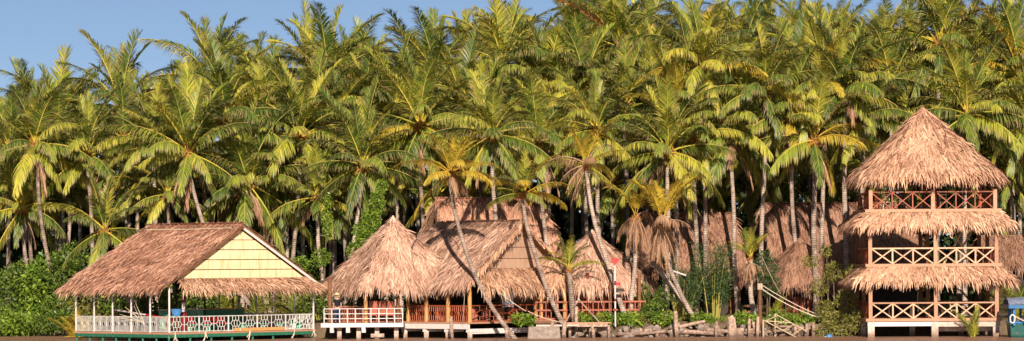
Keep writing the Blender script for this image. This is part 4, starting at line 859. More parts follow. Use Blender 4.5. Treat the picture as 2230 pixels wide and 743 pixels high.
for i, (px, py) in enumerate(MID):
    zone = zone_of(px); k = sum(1 for q in MID if zone_of(q[0]) == zone and q < (px, py))
    palm(px, py + rnd(-6, 6), (27 + (i * 5) % 10 if py < 300 else 22 + (i * 5) % 7) + (9 if px < 140 else 0), None, rnd(.68, 1.0), random.choice(('g', 'g', 'gy')), ORD[k] + ' crown from left deep in the grove ' + zone, 'palms deep in the grove ' + zone, n=26, skirt=random.choice((1, 2, 3)), name='grove_palm')

LOW = [(62, 400), (152, 430), (300, 400), (365, 440), (520, 420), (588, 440), (690, 430), (752, 440), (880, 410), (955, 440), (1030, 430), (1335, 400), (1425, 420), (1500, 430), (1568, 410), (1690, 400), (1812, 410), (1900, 430), (2200, 400), (2150, 420)]
for i, (px, py) in enumerate(LOW):
    zone = zone_of(px); k = sum(1 for q in LOW if zone_of(q[0]) == zone and q < (px, py))
    palm(px, py + rnd(-10, 10), 21 + (i * 3) % 9 + (8 if px < 180 else 0), None, rnd(.58, .82), 'g', ORD[k] + ' low young palm from left in the shade ' + zone, 'low young palms ' + zone, n=20, skirt=1, name='low_palm', bow=.2)

# ------------------------------------------------------------------ undergrowth, shrubs
def leaves(mb, c, rx, ry, rz, n, ls, asp=.45, shell=.55, droop=.3):
    c = Vector(c)
    for k in range(n):
        while True:
            d = Vector((rnd(-1, 1), rnd(-1, 1), rnd(-1, 1)))
            if .05 < d.length < 1: break
        d.normalize(); rr = (shell + (1 - shell) * random.random()) * (1 + .18 * math.sin(d.x * 5 + c.x) * math.sin(d.z * 6 + c.z))
        p = c + Vector((d.x * rx * rr, d.y * ry * rr, d.z * rz * rr)); l = ls * rnd(.6, 1.3)
        q = (d * .5 + Vector((rnd(-1, 1), rnd(-1, 1), rnd(-1, 1)) ) + Vector((0, 0, -droop))).normalized(); s = q.cross(Vector((rnd(-1, 1), rnd(-1, 1), rnd(-1, 1)))).normalized() * l * asp * .5
        mb.face([p, p + q * l * .45 + s, p + q * l, p + q * l * .45 - s], min(1, max(0, random.gauss(.5, .2))))
def shrub(name, label, cat, blobs, m, n, ls, group=None, asp=.45, stem=True, droop=.3):
    cx = sum(b[0] for b in blobs) / len(blobs); cy = sum(b[1] for b in blobs) / len(blobs); gz = max(-.3, ground_z(cx, cy))
    t = thing(name, label, cat, (cx, cy, gz), group); mb = MB(); V = sum((b[3] * b[5]) for b in blobs)
    for b in blobs: leaves(mb, b[:3], b[3], b[4], b[5], int(n * b[3] * b[5] / V), ls, asp, droop=droop)
    stuff(mb.build('foliage', m, t))
    if stem:
        sm = MB()
        for b in blobs:
            q = Vector(b[:3]); r0 = Vector((cx + (q.x - cx) * .4, cy + (q.y - cy) * .4, gz - .2)); sm.tube([r0, (r0 + q) / 2 + Vector((rnd(-.1, .1), 0, 0)), q], [.06, .045, .02], 5)
        sm.build('stems', M['stem'], t)
    return t
def blob(px, py, Y, r, rz=None, ry=None):
    p = P(px, py, Y); return (p.x, p.y, p.z, r, ry or r, rz or r)
GT = 'bushes of the left bank thicket'
for i, (bl, lab, n) in enumerate((
    ([blob(10, 640, 25, 1.6, 1.5), blob(45, 610, 26, 1.4, 1.3), blob(20, 690, 24, 1.4, .9)], 'dense leafy bush at the left edge of the bank', 4200),
    ([blob(80, 630, 25, 1.4, 1.5), blob(105, 590, 26, 1.2, 1.2), blob(85, 690, 24, 1.3, .9)], 'dense leafy bush below the low dark palm', 4200),
    ([blob(140, 600, 24, 1.2, 1.6), blob(120, 680, 23, 1.2, 1.1), blob(160, 560, 25, 1.1, 1.0)], 'tall leafy bush beside the left corner of the pavilion roof', 3800),
    ([blob(190, 650, 19, 1.3, 1.4), blob(215, 690, 18, 1.1, .9)], 'leafy bush seen between the leftmost pavilion posts', 2200),
    ([blob(260, 660, 18, 1.4, 1.4), blob(300, 690, 17.5, 1.2, .8)], 'leafy bush behind the red and white pole', 2200),
    ([blob(340, 655, 18.5, 1.3, 1.3), blob(380, 690, 18, 1.2, .7)], 'leafy bush behind the blue tub', 2000),
    ([blob(470, 650, 20, 1.5, 1.2), blob(430, 650, 21, 1.3, 1.2)], 'dark bush behind the green counters', 2200),
    ([blob(600, 655, 18, 1.2, 1.3), blob(640, 665, 17, 1.1, 1.0)], 'leafy bush right of the leaning trunk behind the pavilion', 2200),
    ([blob(690, 660, 14, 1.0, 1.0), blob(740, 650, 13, 1.0, 1.1), blob(670, 600, 18, 1.0, .9)], 'leafy bush behind the person and the pyramid hut', 2200),
    ([blob(5, 700, 19, 1.2, .7), blob(40, 705, 18.5, 1.2, .6)], 'low bright bush at the waterline in the bottom left corner', 1600),
    ([blob(85, 706, 18.5, 1.2, .6), blob(125, 700, 18.5, 1.1, .7)], 'low bush at the waterline just left of the pavilion', 1600))):
    shrub('bush', lab, 'bush', bl, M[('leaf_bush', 'leaf_vine', 'leaf_bush', 'leaf_shrub')[i % 4]], int(n * (.8, .6, .7, .9)[i % 4]), (.24, .30, .26, .2)[i % 4], GT, asp=(.45, .55, .4, .32)[i % 4])
shrub('vine', 'bright green climbing vine covering a palm trunk above the pyramid hut', 'vine', [blob(820, 440, 13, .42, .8), blob(808, 480, 13, .55, .8), blob(795, 520, 13, .5, .7), blob(770, 545, 13, .4, .5), blob(832, 405, 13, .25, .45), blob(778, 500, 13, .25, .4)], M['leaf_vine'], 2600, .20)
shrub('vine', 'pale hanging vine on a trunk left of the pyramid hut', 'vine', [blob(712, 470, 16, .3, 1.4), blob(700, 560, 16, .6, .6), blob(655, 575, 17, .6, .5)], M['leaf_vine'], 1500, .17)
shrub('shrub', 'tall straggly yellow-green shrub at the waterline left of the tower', 'shrub', [blob(1830, 705, 3.4, .9, .7), blob(1795, 675, 4.0, .6, .6), blob(1842, 655, 3.6, .65, .7), blob(1785, 625, 4.6, .5, .5), blob(1815, 590, 4.4, .55, .55), blob(1765, 568, 5.2, .5, .35), blob(1866, 700, 2.8, .5, .7), blob(1800, 718, 3.4, .8, .45), blob(1850, 590, 4.0, .3, .4), blob(1800, 545, 4.8, .25, .35)], M['leaf_shrub'], 4800, .19, asp=.28)
shrub('shrub', 'green shrub beside the small skirted palm', 'shrub', [blob(1665, 580, 9.5, .8, .9), blob(1680, 620, 9.0, .6, .6)], M['leaf_bamboo'], 1500, .2, asp=.3)
shrub('shrub', 'leafy shrub at the foot of the straight trunk on the log bank', 'shrub', [blob(1415, 680, 5.6, .55, .6), blob(1440, 650, 6.0, .45, .6), blob(1400, 640, 6.5, .4, .6)], M['leaf_bush'], 1500, .18)
for i, (px, Y, lab) in enumerate(((1312, 5.0, 'low leafy plant at the foot of the red triangle marker'), (1365, 5.0, 'low leafy plant right of the red triangle marker'), (1260, 5.1, 'low leafy plant below the small propped palm'), (1128, 4.6, 'low leafy plant beside the concrete block at the leaning trunk'), (1345, 4.6, 'trailing plant over the stones below the marker'), (1440, 4.7, 'low plant at the foot of the straight trunk beside the grey snag'), (1520, 4.6, 'low plant between the feet of the leaning trunks'), (1612, 4.6, 'low plant right of the big pale stump'), (1690, 4.8, 'low plant under the pale stays'), (1740, 4.6, 'low plant behind the foot of the gangway'))):
    p = P(px, 0, Y); shrub('plant', lab, 'plant', [(p.x, Y, 1.05, .55, .4, .35), (p.x + .5, Y, .95, .4, .35, .28)], M['leaf_vine'], 420, .20, 'low plants on the bank', asp=.5, stem=False)
for i, (px, py, Y, lab) in enumerate(((1485, 560, 9.2, 'left bamboo clump behind the leaning trunk'), (1553, 590, 8.6, 'right bamboo clump with yellow culms on the lawn'))):
    p = P(px, py, Y); t = thing('bamboo_clump', lab, 'bamboo', (p.x, Y, ground_z(p.x, Y)), 'bamboo clumps'); mb = MB()
    for k in range(13):
        a = rnd(0, 6.28); e = Vector((math.cos(a) * rnd(.3, 1.1), math.sin(a) * rnd(.2, .6), rnd(2.6, 4.3))); b = Vector((p.x + math.cos(a) * .3, Y + math.sin(a) * .2, ground_z(p.x, Y) - .1))
        part('culm', M['bamboo_green'], t, 'tube', [b, b + e * .5, b + e + Vector((e.x * .3, 0, -.2))], [.035, .03, .012], 5)
        for j in range(5): q = b + e * (.45 + .14 * j); leaves(mb, q, .5, .4, .42, 60, .26, .16, .2, .6)
    stuff(mb.build('foliage', M['leaf_bamboo'], t))
def fan_plant(name, label, x, y, z, n, L, m='g', group=None, lo=30, hi=85, sc_=.3):
    t = thing(name, label, 'plant', (x, y, z), group)
    for k in range(n):
        f = link('frond', pick(m, rnd(lo, hi)), t, (rnd(-.08, .08), rnd(-.08, .08), 0)); f.rotation_euler = (0, 0, k * 2.4 + rnd(-.3, .3)); s = sc_ * rnd(.8, 1.15); f.scale = (s, s, s)
    return t
p = P(2120, 738, -.6); fan_plant('young_palm', 'young palm shoot growing from the water in front of the tower', p.x, -.6, -.25, 6, 2, lo=72, hi=86, sc_=.37)
p = P(2222, 660, 6); fan_plant('young_palm', 'young palm behind the boat at the right edge', p.x, 8, .5, 9, 2, lo=45, hi=86, sc_=.8)
p = P(2150, 660, 6); fan_plant('young_palm', 'young palm in the shade behind the tower right side', p.x, 9, .5, 8, 2, lo=45, hi=86, sc_=.6)
for i, (px, Y, s, lab) in enumerate(((925, 10.5, .35, 'potted fan plant seen through the left bay of the gabled hut'), (500, 19, .5, 'young palm behind the right green counter'), (560, 18, .5, 'young palm behind the leaning trunk under the pavilion'), (640, 15, .45, 'young palm behind the right side of the pavilion'), (170, 16, .6, 'yellowish young palm outside the left pavilion post'), (205, 17, .55, 'yellowish young palm inside the leftmost pavilion bay'), (1690, 10, .3, 'broad young plant by the orange boarded wall'), (1480, 7.0, .35, 'young plant between the two leaning trunks'))):
    x = PX(px, Y); fan_plant('young_palm', lab, x, Y, ground_z(x, Y), 9, 1, 'y' if 'yellowish' in lab else 'g', 'young palms in the undergrowth', 30, 84, s)
# undergrowth and far foliage under the palms, shade put into the leaf colour
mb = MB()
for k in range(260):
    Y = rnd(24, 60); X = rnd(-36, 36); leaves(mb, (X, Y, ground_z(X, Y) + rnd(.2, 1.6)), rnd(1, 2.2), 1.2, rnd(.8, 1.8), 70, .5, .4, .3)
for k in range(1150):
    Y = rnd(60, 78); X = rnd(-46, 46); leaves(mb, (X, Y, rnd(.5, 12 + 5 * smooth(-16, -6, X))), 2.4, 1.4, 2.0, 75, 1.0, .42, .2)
stuff(tag(mb.build('undergrowth', M['leaf_shaded']), 'tangled undergrowth coloured dark as shade between the palm trunks', 'undergrowth'))
mb = MB()
for k in range(5200):
    X = rnd(PX(1430, 8), PX(1790, 8)); Y = rnd(6.2, 12.5); z = ground_z(X, Y); h = rnd(.08, .26); a = rnd(0, 3.14); s = Vector((math.cos(a), math.sin(a), 0)) * .03; q = Vector((X, Y, z)); e = Vector((rnd(-.08, .08), rnd(-.08, .08), h))
    mb.face([q - s, q + s, q + e], rnd(0, 1))
stuff(tag(mb.build('grass', M['grass']), 'short sunlit grass behind the log bank', 'grass'))

# ------------------------------------------------------------------ the log bank and things along the shore
def log_bank():
    t = thing('log_bank', 'rough bank of upright stumps, logs and stones along the water below the lawn', 'revetment', (PX(1550, 4.4), 4.4, 0))
    px = 1318
    while px < 1800:
        r = random.choice((rnd(.07, .12), rnd(.15, .26))); Y = 4.1 + rnd(-.3, .45); x = PX(px, Y); h = random.choice((rnd(.3, .5), rnd(.4, .65), rnd(.6, .85))); lean = rnd(-.22, .22)
        mb = MB(); mb.tube([(x, Y, -.7), (x + lean * .5, Y, h * .5), (x + lean, Y, h - .03), (x + lean, Y, h)], [r * 1.08, r, r * .98, r * .8], 8)
        mb.build('stump', M['driftwood'], t); px += r * 2 * 39 * rnd(.9, 1.9)
    mb = MB(); x = PX(1592, 3.9); mb.tube([(x, 3.9, -.7), (x + .05, 3.9, .3), (x, 3.9, .95), (x - .1, 3.9, 1.12)], [.30, .27, .24, .20], 7); mb.build('big_stump', M['driftwood'], t)
    for (a, b, r) in (((1470, 722), (1570, 728), .13), ((1480, 712), (1535, 700), .10), ((1540, 718), (1620, 722), .12), ((1620, 726), (1720, 718), .09), ((1345, 728), (1450, 722), .10), ((1690, 710), (1770, 716), .08)):
        p, q = P(*a, 3.8), P(*b, 3.8); mb = MB(); mb.tube([p, p.lerp(q, .5) + Vector((0, 0, rnd(-.05, .08))), q], [r, r * .95, r * .8], 8); mb.build('log', M['driftwood'], t)
    sb = MB(); bm_ = [(math.cos(a) * math.cos(e), math.sin(a) * math.cos(e), math.sin(e)) for e in (-.9, -.3, .3, .9) for a in [k * 6.283 / 7 for k in range(7)]]
    meshes = []
    for v in range(4):
        mb = MB(); jit = [rnd(.75, 1.2) for _ in range(28)]
        mb.v = [tuple(c * j for c in q) for q, j in zip(bm_, jit)]
        for k in range(3):
            for j in range(7): a = k * 7 + j; b = k * 7 + (j + 1) % 7; mb.f.append((a, b, b + 7, a + 7)); mb.r.append(.5); mb.t.append(0)
        mb.f += [tuple(range(6, -1, -1)), tuple(range(21, 28))]; mb.r += [.5, .5]; mb.t += [0, 0]; meshes.append(mb.mesh('stone', M['stone']))
    for k in range(150):
        px = rnd(1180, 1800); Y = 4.3 + rnd(-.5, .6); x = PX(px, Y); o = link('stone', random.choice(meshes), t, Vector((x, Y, rnd(-.1, .55))) - t.location); s = rnd(.1, .24); o.scale = (s * rnd(1, 1.5), s, s * rnd(.6, 1)); o.rotation_euler = (rnd(-.4, .4), rnd(-.4, .4), rnd(0, 6))
log_bank()
def stake(px, ptop, pbot, Y, r, lab, lean=0, m='driftwood'):
    a, b = P(px, pbot, Y), P(px + lean, ptop, Y); a.z = min(a.z, -.6)
    t = thing('wooden_stake', lab, 'stake', a, 'stakes standing in the water'); mb = MB(); n = 5
    mb.tube([a.lerp(b, k / n) + Vector((rnd(-.02, .02), 0, 0)) for k in range(n + 1)], [r * rnd(.9, 1.1) for k in range(n)] + [r * .8], 8); mb.build('shaft', M[m], t)
    part('cut_end', M['wood_tan'], t, 'tube', [b, b + Vector((0, 0, .015))], r * .78, 8)
for a in ((987, 735, 690, 735, 2.2, .10, -5), (1108, 735, 718, 735, 2.0, .10, -6), (1100, 735, 720, 735, 2.1, .09, 8), (1226, 735, 700, 735, 2.6, .12, 3), (1203, 735, 700, 735, 2.7, .10, 0), (1255, 735, 668, 735, 4.0, .11, 0), (1296, 735, 712, 735, 2.6, .09, -6), (1476, 735, 678, 735, 3.2, .12, -6), (1560, 735, 700, 735, 3.4, .09, 0), (1650, 735, 690, 735, 3.2, .10, 0), (1632, 735, 695, 735, 3.4, .09, 0), (1755, 735, 705, 735, 3.4, .12, 2), (1772, 735, 703, 735, 3.3, .11, 0), (1730, 735, 712, 735, 3.4, .10, 3)):
    labs = {987: 'pale leaning stake in the water before the gabled hut', 1108: 'short dark stake, right of a pair near the gabled hut', 1100: 'short dark stake, left of a pair near the gabled hut', 1226: 'grey round-topped stake right of the concrete block', 1203: 'stake against the concrete block', 1255: 'tall stake below the small propped palm', 1296: 'tilted stake under the plank walkway', 1476: 'tall pale stake before the log bank', 1560: 'stake by the foot of the leaning dead palm', 1650: 'stake left of the white bamboo gangway', 1632: 'thin stake at the log bank left of the gangway', 1755: 'stout stake right of the gangway', 1772: 'stake nearest the straggly shrub', 1730: 'low stake behind the foot of the gangway'}
    stake(a[0], a[2], a[3] + 4, a[4], a[5], labs[a[0]], a[6])
def shore_bits():
    a, b = P(1148, 712, 2.6), P(1222, 711, 2.6); t = thing('concrete_block', 'weathered pale concrete block at the foot of the leaning palm trunk', 'block', ((a.x + b.x) / 2, 3.0, -.1))
    mb = MB(); mb.hexa([(a.x - .08, 2.4, -.8), (b.x + .05, 2.4, -.8), (b.x + .05, 4.2, -.8), (a.x - .08, 4.2, -.8), (a.x + .1, 2.55, a.z), (b.x - .1, 2.55, b.z), (b.x - .1, 4.2, b.z), (a.x + .1, 4.2, a.z)]); mb.build('body', M['stone'], t)
    part('cap', M['concrete'], t, 'box', a.x + .5, b.x + .9, 2.75, 4.3, b.z + .003, b.z + .09)
    t = thing('plank_walkway', 'low plank walkway on stakes in front of the hip-roofed hut', 'walkway', (PX(1275, 3.5), 3.5, 0))
    x0, x1 = PX(1231, 3.4), PX(1330, 3.4)
    for k in range(3): part('plank', M['driftwood'] if k else M['wood_tan'], t, 'box', x0 + .05 * k, x1 - .1 * k, 3.1 + k * .3, 3.37 + k * .3, .80, .86)
    part('bearer', M['driftwood'], t, 'box', x0 + .1, x1 - .2, 3.12, 3.26, .62, .80)
    for px in (1240, 1285, 1325): part('leg', M['driftwood'], t, 'tube', [(PX(px, 3.4), 3.4, -.7), (PX(px, 3.4), 3.4, .8)], .08, 7)
    # props of the small palm
    for i, (q, e) in enumerate((((1258, 655), (1228, 702)), ((1258, 650), (1310, 700)))):
        p0, p1 = P(*q, 4.9), P(*e, 4.7); p1.z = .7; t = thing('palm_prop', ('left', 'right')[i] + ' wooden prop holding up the small bright green palm', 'prop', p1, 'props of the small palm')
        part('shaft', M['driftwood'], t, 'tube', [p1, p1.lerp(p0, .5), p0], [.05, .045, .04], 6); part('lashing', M['rope'], t, 'tube', [p1.lerp(p0, .93), p1.lerp(p0, .99)], .055, 6)
    # triangle marker
    p = P(1340, 690, 4.3); top = P(1340, 577, 4.3); t = thing('channel_marker', 'red inverted triangle sign on a red and white banded pole', 'marker', (p.x, 4.3, .75))
    zs = [.55]; z = .75; k = 0
    segs = [(.6, 1.45, 'white'), (1.45, 1.6, 'red_paint'), (1.6, 2.0, 'white'), (2.0, 2.15, 'dark_red'), (2.15, 2.9, 'white'), (2.9, 3.15, 'dark_red'), (3.15, top.z + .1, 'white')]
    for a_, b_, m in segs: part('pole_band', M[m], t, 'tube', [(p.x, 4.3, a_), (p.x, 4.3, b_)], .045, 9)
    mb = MB(); y0, y1 = 4.2, 4.24; A = [(p.x - .27, top.z + .36), (p.x + .27, top.z + .36), (p.x + .03, top.z), (p.x - .03, top.z)]
    mb.hexa([(A[3][0], y0, A[3][1]), (A[2][0], y0, A[2][1]), (A[2][0], y1, A[2][1]), (A[3][0], y1, A[3][1]), (A[0][0], y0, A[0][1]), (A[1][0], y0, A[1][1]), (A[1][0], y1, A[1][1]), (A[0][0], y1, A[0][1])]); mb.build('triangle_board', M['red_paint'], t)
    part('lamp_box', M['red_paint'], t, 'box', p.x - .05, p.x + .3, 4.36, 4.6, 2.9, 3.05); part('lamp_bracket', M['wood_dark'], t, 'box', p.x + .02, p.x + .5, 4.36, 4.5, 2.55, 2.72)
    # white rope-wrapped post, stays, gangway
    q = P(1655, 622, 4.4); t = thing('stay_post', 'dark post wrapped in white rope at its top, holding pale stays', 'post', (q.x, 4.4, 0))
    part('shaft', M['wood_brown'], t, 'tube', [(q.x - .05, 4.4, -.8), (q.x, 4.4, 1.2), (q.x, 4.4, q.z - .1)], [.11, .10, .09], 8)
    mb = MB()
    for k in range(5): mb.tube([(q.x + .13 * math.cos(a), 4.4 + .13 * math.sin(a), q.z - .2 + .07 * k) for a in [j * 6.283 / 10 for j in range(11)]], .035, 5)
    mb.build('rope_wrap', M['rope'], t)
    def rope(a, b, Ya, Yb, sag, r, lab):
        a, b = P(*a, Ya), P(*b, Yb); t = thing('rope', lab, 'rope', (a + b) / 2, 'ropes along the shore'); mb = MB(); mb.tube([a.lerp(b, k / 10) - Vector((0, 0, sag * 4 * (k / 10) * (1 - k / 10))) for k in range(11)], r, 5); mb.build('strand', M['rope'], t)
    rope((1655, 618), (1792, 690), 4.4, 4.2, .12, .02, 'upper pale stay running from the wrapped post to the shrub'); rope((1657, 628), (1785, 692), 4.4, 4.1, .16, .024, 'lower pale stay running from the wrapped post to the shrub')
    rope((1660, 560), (1700, 640), 6.5, 8.0, .1, .015, 'thin line behind the wrapped post'); rope((1090, 638), (1146, 678), 2.2, 2.0, .05, .02, 'pale line tied from the eave of the gabled hut to the leaning trunk')
    rope((1150, 678), (1236, 704), 2.6, 3.2, .1, .018, 'orange line running low from the leaning trunk to the walkway'); rope((1012, 640), (1008, 700), 2.6, 2.6, .0, .012, 'thin cord hanging beside the corner post of the gabled hut')
    t = thing('gangway', 'white bamboo gangway frame tilted down to the water', 'gangway', (PX(1700, 3), 3.0, 0))
    A = [P(1662, 697, 3.2), P(1688, 684, 3.8)]; B = [P(1740, 738, 2.4), P(1757, 722, 3.0)]
    for a_, b_ in zip(A, B): part('side_pole', M['bamboo'], t, 'tube', [a_, b_], .035, 6)
    for k in (.05, .3, .55, .8): part('rung', M['bamboo'], t, 'tube', [A[0].lerp(B[0], k), A[1].lerp(B[1], k + .05)], .022, 6)
    part('brace_pole', M['bamboo'], t, 'tube', [A[0].lerp(B[0], .05), A[1].lerp(B[1], .5)], .03, 6)
    part('support', M['bamboo'], t, 'tube', [A[0], (A[0].x, 3.2, -.6)], .05, 6); part('support', M['bamboo'], t, 'tube', [A[1], (A[1].x, 3.8, -.6)], .05, 6)
    p = P(1806, 731, 1.6); t = thing('bundle', 'small turquoise and white bundle floating by the straggly shrub', 'bundle', (p.x, 1.6, -.1))
    mb = MB(); mb.lathe((p.x, 1.6, -.15), [(.08, 0), (.2, .08), (.17, .22), (.06, .3)], 9); mb.build('bag', M['blue_plastic'], t); mb = MB(); mb.lathe((p.x - .22, 1.55, -.15), [(.05, 0), (.13, .06), (.1, .15), (.03, .18)], 8); mb.build('float', M['white'], t)
    # fallen pale trunk leaning at the bank, and pale poles
    a, b = P(1425, 572, 7.0), P(1518, 702, 5.3); t = thing('dead_palm_snag', 'grey bare dead trunk leaning left, left of the dead palm trunk', 'trunk', b)
    mb = MB(); mb.tube([b, b.lerp(a, .3) + Vector((.05, 0, -.05)), b.lerp(a, .7), a], [.2, .16, .15, .12], 9); mb.smooth = True; mb.build('log', M['trunk'], t); part('broken_end', M['driftwood'], t, 'tube', [a, a + (a - b).normalized() * .15], [.11, .03], 7)
    for i, (a, b, Y) in enumerate((((1416, 578), (1440, 588), 7.5), ((1464, 590), (1494, 600), 8.2), ((1486, 455), (1500, 438), 22))):
        p, q = P(*a, Y), P(*b, Y); t = thing('pole', ('short white pole above the grey dead trunk', 'short white pole in front of the left bamboo clump', 'white slanting pole in the grove above the long low hut')[i], 'pole', p, 'short white poles')
        part('shaft', M['white'], t, 'tube', [p, q], .05, 6); g = q.copy(); g.z = ground_z(q.x, Y); part('stay', M['wood_dark'], t, 'tube', [q, g + Vector((0, .3, -.1))], .025, 5)
    p = P(1384, 408, 26); t = thing('water_tank', 'blue water tank on a stand glimpsed between palm fronds', 'tank', (p.x, 26, .8)); mb = MB(); mb.lathe((p.x, 26, p.z - .5), [(.7, 0), (.75, .1), (.75, .9), (.5, 1.1)], 14); mb.build('drum', M['boat_blue'], t)
    for dx in (-.5, .5): part('leg', M['wood_brown'], t, 'tube', [(p.x + dx, 26, .6), (p.x + dx, 26, p.z - .5)], .07, 6)
shore_bits()

# ------------------------------------------------------------------ boat at the right edge
def boat():
    xa = PX(2196, -2.2); L = 7.5; yc = -2.4; hw = 1.05; t = thing('boat', 'blue and green wooden boat with grey canopy cut by the right edge', 'boat', (xa + L / 2, yc, -.1))
    n = 16; rows = []
    for i in range(n + 1):
        s = i / n; w_ = hw * (min(1, .62 + .38 * math.sin(min(1, s * 3) * 1.57))) * (1 if s < .75 else math.sqrt(max(.02, 1 - ((s - .75) / .25) ** 2))); x = xa + s * L; zt = .72 + .25 * max(0, s - .6) ** 1.5 * 2 + .10 * (1 - s) ** 3
        rows.append([(x + (.12 if i == 0 else 0), yc - w_ * .55, -.35), (x, yc - w_ * .92, .1), (x - (.06 if i == 0 else 0), yc - w_, zt), (x - (.06 if i == 0 else 0), yc + w_, zt), (x, yc + w_ * .92, .1), (x + (.12 if i == 0 else 0), yc + w_ * .55, -.35)])
    mb = MB(); mb.v = [p for r in rows for p in r]
    for i in range(n):
        for j in (0, 1, 3, 4): a = i * 6 + j; mb.f.append((a, a + 1, a + 7, a + 6)); mb.r.append(.5); mb.t.append(0)
        mb.f.append((i * 6 + 5, i * 6, i * 6 + 6, i * 6 + 11)); mb.r.append(.5); mb.t.append(0)
    mb.f += [(0, 5, 4, 3, 2, 1), tuple(n * 6 + k for k in range(6))]; mb.r += [.5, .5]; mb.t += [0, 0]
    mb.build('hull', M['boat_green'], t)
    mb = MB()
    for sd in (2, 3):
        for i in range(n): mb.bar(rows[i][sd], rows[i + 1][sd], .09, .10)
    mb.bar(rows[0][2], rows[0][3], .09, .10); mb.build('gunwale', M['boat_blue'], t)
    part('floor', M['wood_brown'], t, 'box', xa + .2, xa + L * .8, yc - .7, yc + .7, .2, .25)
    zr = P(2210, 668, -2.2).z
    for k in range(6):
        for sd in (-1, 1): x = xa + .12 + k * .62; part('canopy_post', M['boat_blue'], t, 'box', x - .055, x + .055, yc + sd * .88 - .05, yc + sd * .88 + .05, .65, zr + .05)
    for k in (0, 1): y = yc - .45 + .9 * k; part('canopy_post', M['boat_blue'], t, 'box', xa + .06, xa + .16, y - .05, y + .05, .65, zr + .05)
    mb = MB(); m_ = 8
    for i in range(10):
        for j in range(m_):
            f = lambda ii, jj: (xa - .18 + ii * .42, yc - 1.12 + jj * 2.24 / m_, zr + .08 + .34 * math.sin(math.pi * jj / m_) ** .7 + (.06 if ii == 0 else .1) - .02 * math.sin(ii * 1.7))
            mb.face([f(i, j), f(i + 1, j), f(i + 1, j + 1), f(i, j + 1)])
    o = mb.build('canopy', M['tarp'], t); so = o.modifiers.new('thick', 'SOLIDIFY'); so.thickness = .05
    part('canopy_valance', M['boat_blue'], t, 'box', xa - .16, xa + 4.2, yc - 1.13, yc - 1.08, zr - .08, zr + .1); part('canopy_valance', M['boat_blue'], t, 'box', xa - .19, xa - .14, yc - 1.08, yc + 1.08, zr - .08, zr + .12)
    part('bench', M['wood_gold'], t, 'box', xa + .5, xa + .95, yc - .75, yc + .75, .62, .68)
    mb = MB(); mb.tube([(xa - .02, yc - .95, 1.25), (xa + .3, yc - 1.0, 1.05), (xa + .7, yc - 1.02, .85), (xa + 1.1, yc - 1.02, .95)], .035, 6); mb.build('rope', M['rope'], t)
    mb = MB(); mb.tube([(xa + .02 + .13 * math.cos(a), yc - 1.0, 1.0 + .22 * math.sin(a)) for a in [k * 6.283 / 14 for k in range(15)]], .035, 6); mb.build('fender', M['white'], t)
    mb = MB(); mb.lathe((xa + .75, yc - 1.05, .7), [(.05, 0), (.13, .08), (.13, .2), (.05, .28)], 9); mb.build('float', M['wood_gold'], t)
boat()

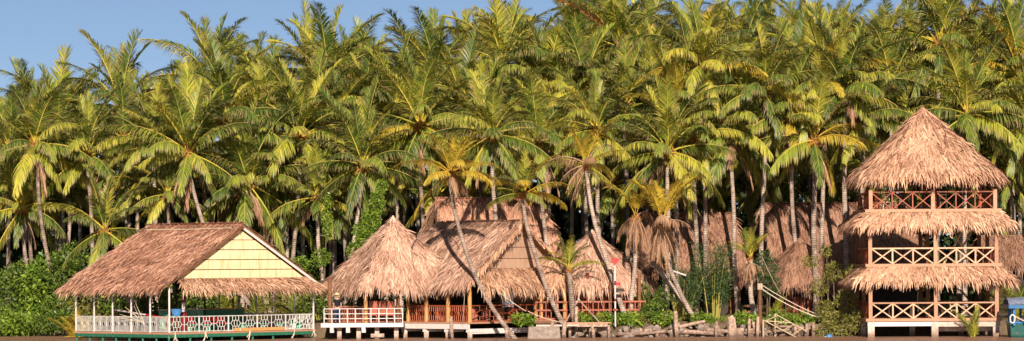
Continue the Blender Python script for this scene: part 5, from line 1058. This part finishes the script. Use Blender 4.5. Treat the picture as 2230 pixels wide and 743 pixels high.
# ------------------------------------------------------------------ person on the walkway of the pyramid hut
def person():
    x, y, z = PX(734, 4.0), 4.05, .885
    t = thing('person', 'person in dark shirt, blue jeans and straw hat standing behind the white pipe railing', 'person', (x, y, z))
    def skin(name, pts, edges, m, parent, sub=2):
        me = bpy.data.meshes.new(name); me.from_pydata([p[:3] for p in pts], edges, []); me.materials.append(m); o = link(name, me, parent, (0, 0, 0))
        sm = o.modifiers.new('skin', 'SKIN'); sm.use_smooth_shade = True
        for v, p in zip(me.skin_vertices[0].data, pts): v.radius = (p[3], p[4] if len(p) > 4 else p[3])
        me.skin_vertices[0].data[0].use_root = True
        ss = o.modifiers.new('sub', 'SUBSURF'); ss.levels = sub; ss.render_levels = sub; return o
    B = [(0, 0, .88, .12, .10), (0, 0, 1.05, .12, .09), (0, 0, 1.25, .14, .10), (0, 0, 1.36, .10, .08), (0, -.01, 1.43, .05), (-.02, -.03, 1.53, .075, .085), (-.02, -.03, 1.62, .07, .08),
         (.16, 0, 1.33, .055), (.21, .02, 1.08, .042), (.20, -.06, .86, .03), (.20, -.08, .78, .03, .015), (-.16, 0, 1.33, .055), (-.21, .02, 1.08, .042), (-.19, -.07, .86, .03), (-.19, -.09, .78, .03, .015),
         (.09, 0, .80, .085), (.10, -.01, .46, .06), (.10, .02, .08, .04), (.10, -.13, .03, .035, .025), (-.09, 0, .80, .085), (-.10, -.02, .46, .06), (-.10, .02, .08, .04), (-.11, -.13, .03, .035, .025)]
    E = [(0, 1), (1, 2), (2, 3), (3, 4), (4, 5), (5, 6), (3, 7), (7, 8), (8, 9), (9, 10), (3, 11), (11, 12), (12, 13), (13, 14), (0, 15), (15, 16), (16, 17), (17, 18), (0, 19), (19, 20), (20, 21), (21, 22)]
    # fingers grow from the palms
    for s, root in ((1, 10), (-1, 14)):
        bx, by, bz = B[root][:3]
        for k in range(4): i = len(B); B.append((bx + s * .002, by - .03 + .02 * k, bz - .045, .009)); B.append((bx - s * .008, by - .032 + .021 * k, bz - .085 - .008 * (k in (1, 2)), .008)); E += [(root, i), (i, i + 1)]
        i = len(B); B.append((bx, by - .055, bz - .01, .010)); B.append((bx, by - .065, bz - .045, .009)); E += [(root, i), (i, i + 1)]
    body = skin('body', B, E, M['skin'], t)
    skin('shirt', [(0, 0, .86, .145, .125), (0, 0, 1.05, .145, .115), (0, 0, 1.25, .165, .125), (0, 0, 1.365, .12, .10), (.165, 0, 1.33, .075), (.20, .01, 1.14, .066), (-.165, 0, 1.33, .075), (-.20, .01, 1.14, .066)], [(0, 1), (1, 2), (2, 3), (3, 4), (4, 5), (3, 6), (6, 7)], M['shirt'], t)
    skin('trousers', [(0, 0, .90, .135, .115), (.09, 0, .78, .105), (.10, -.01, .46, .08), (.10, .02, .12, .065), (-.09, 0, .78, .105), (-.10, -.02, .46, .08), (-.10, .02, .12, .065)], [(0, 1), (1, 2), (2, 3), (0, 4), (4, 5), (5, 6)], M['jeans'], t)
    def lp(name, c, prof, m): mb = MB(); mb.lathe(c, prof, 14); mb.smooth = True; return mb.build(name, m, t, (0, 0, 0))
    lp('hat', (-.02, -.03, 1.60), [(.09, .0), (.19, -.01), (.19, .005), (.10, .02), (.095, .09), (.06, .115), (.01, .12)], M['hat'])
    lp('hair', (-.02, -.005, 1.50), [(.05, 0), (.085, .05), (.088, .11)], M['hair'])
    for s in (-1, 1):
        lp('shoe', (.10 * s, -.04, 0), [(.05, 0), (.055, .03), (.045, .07)], M['shirt']).scale = (1, 2.0, 1)
        lp('eye', (-.02 + .03 * s, -.112, 1.555), [(.002, -.006), (.008, 0), (.002, .006)], M['hair'])
    lp('nose', (-.02, -.115, 1.52), [(.004, 0), (.012, .008), (.006, .03)], M['skin']); lp('mouth', (-.02, -.108, 1.49), [(.005, 0), (.02, .003), (.005, .008)], M['dark_red'])
person()
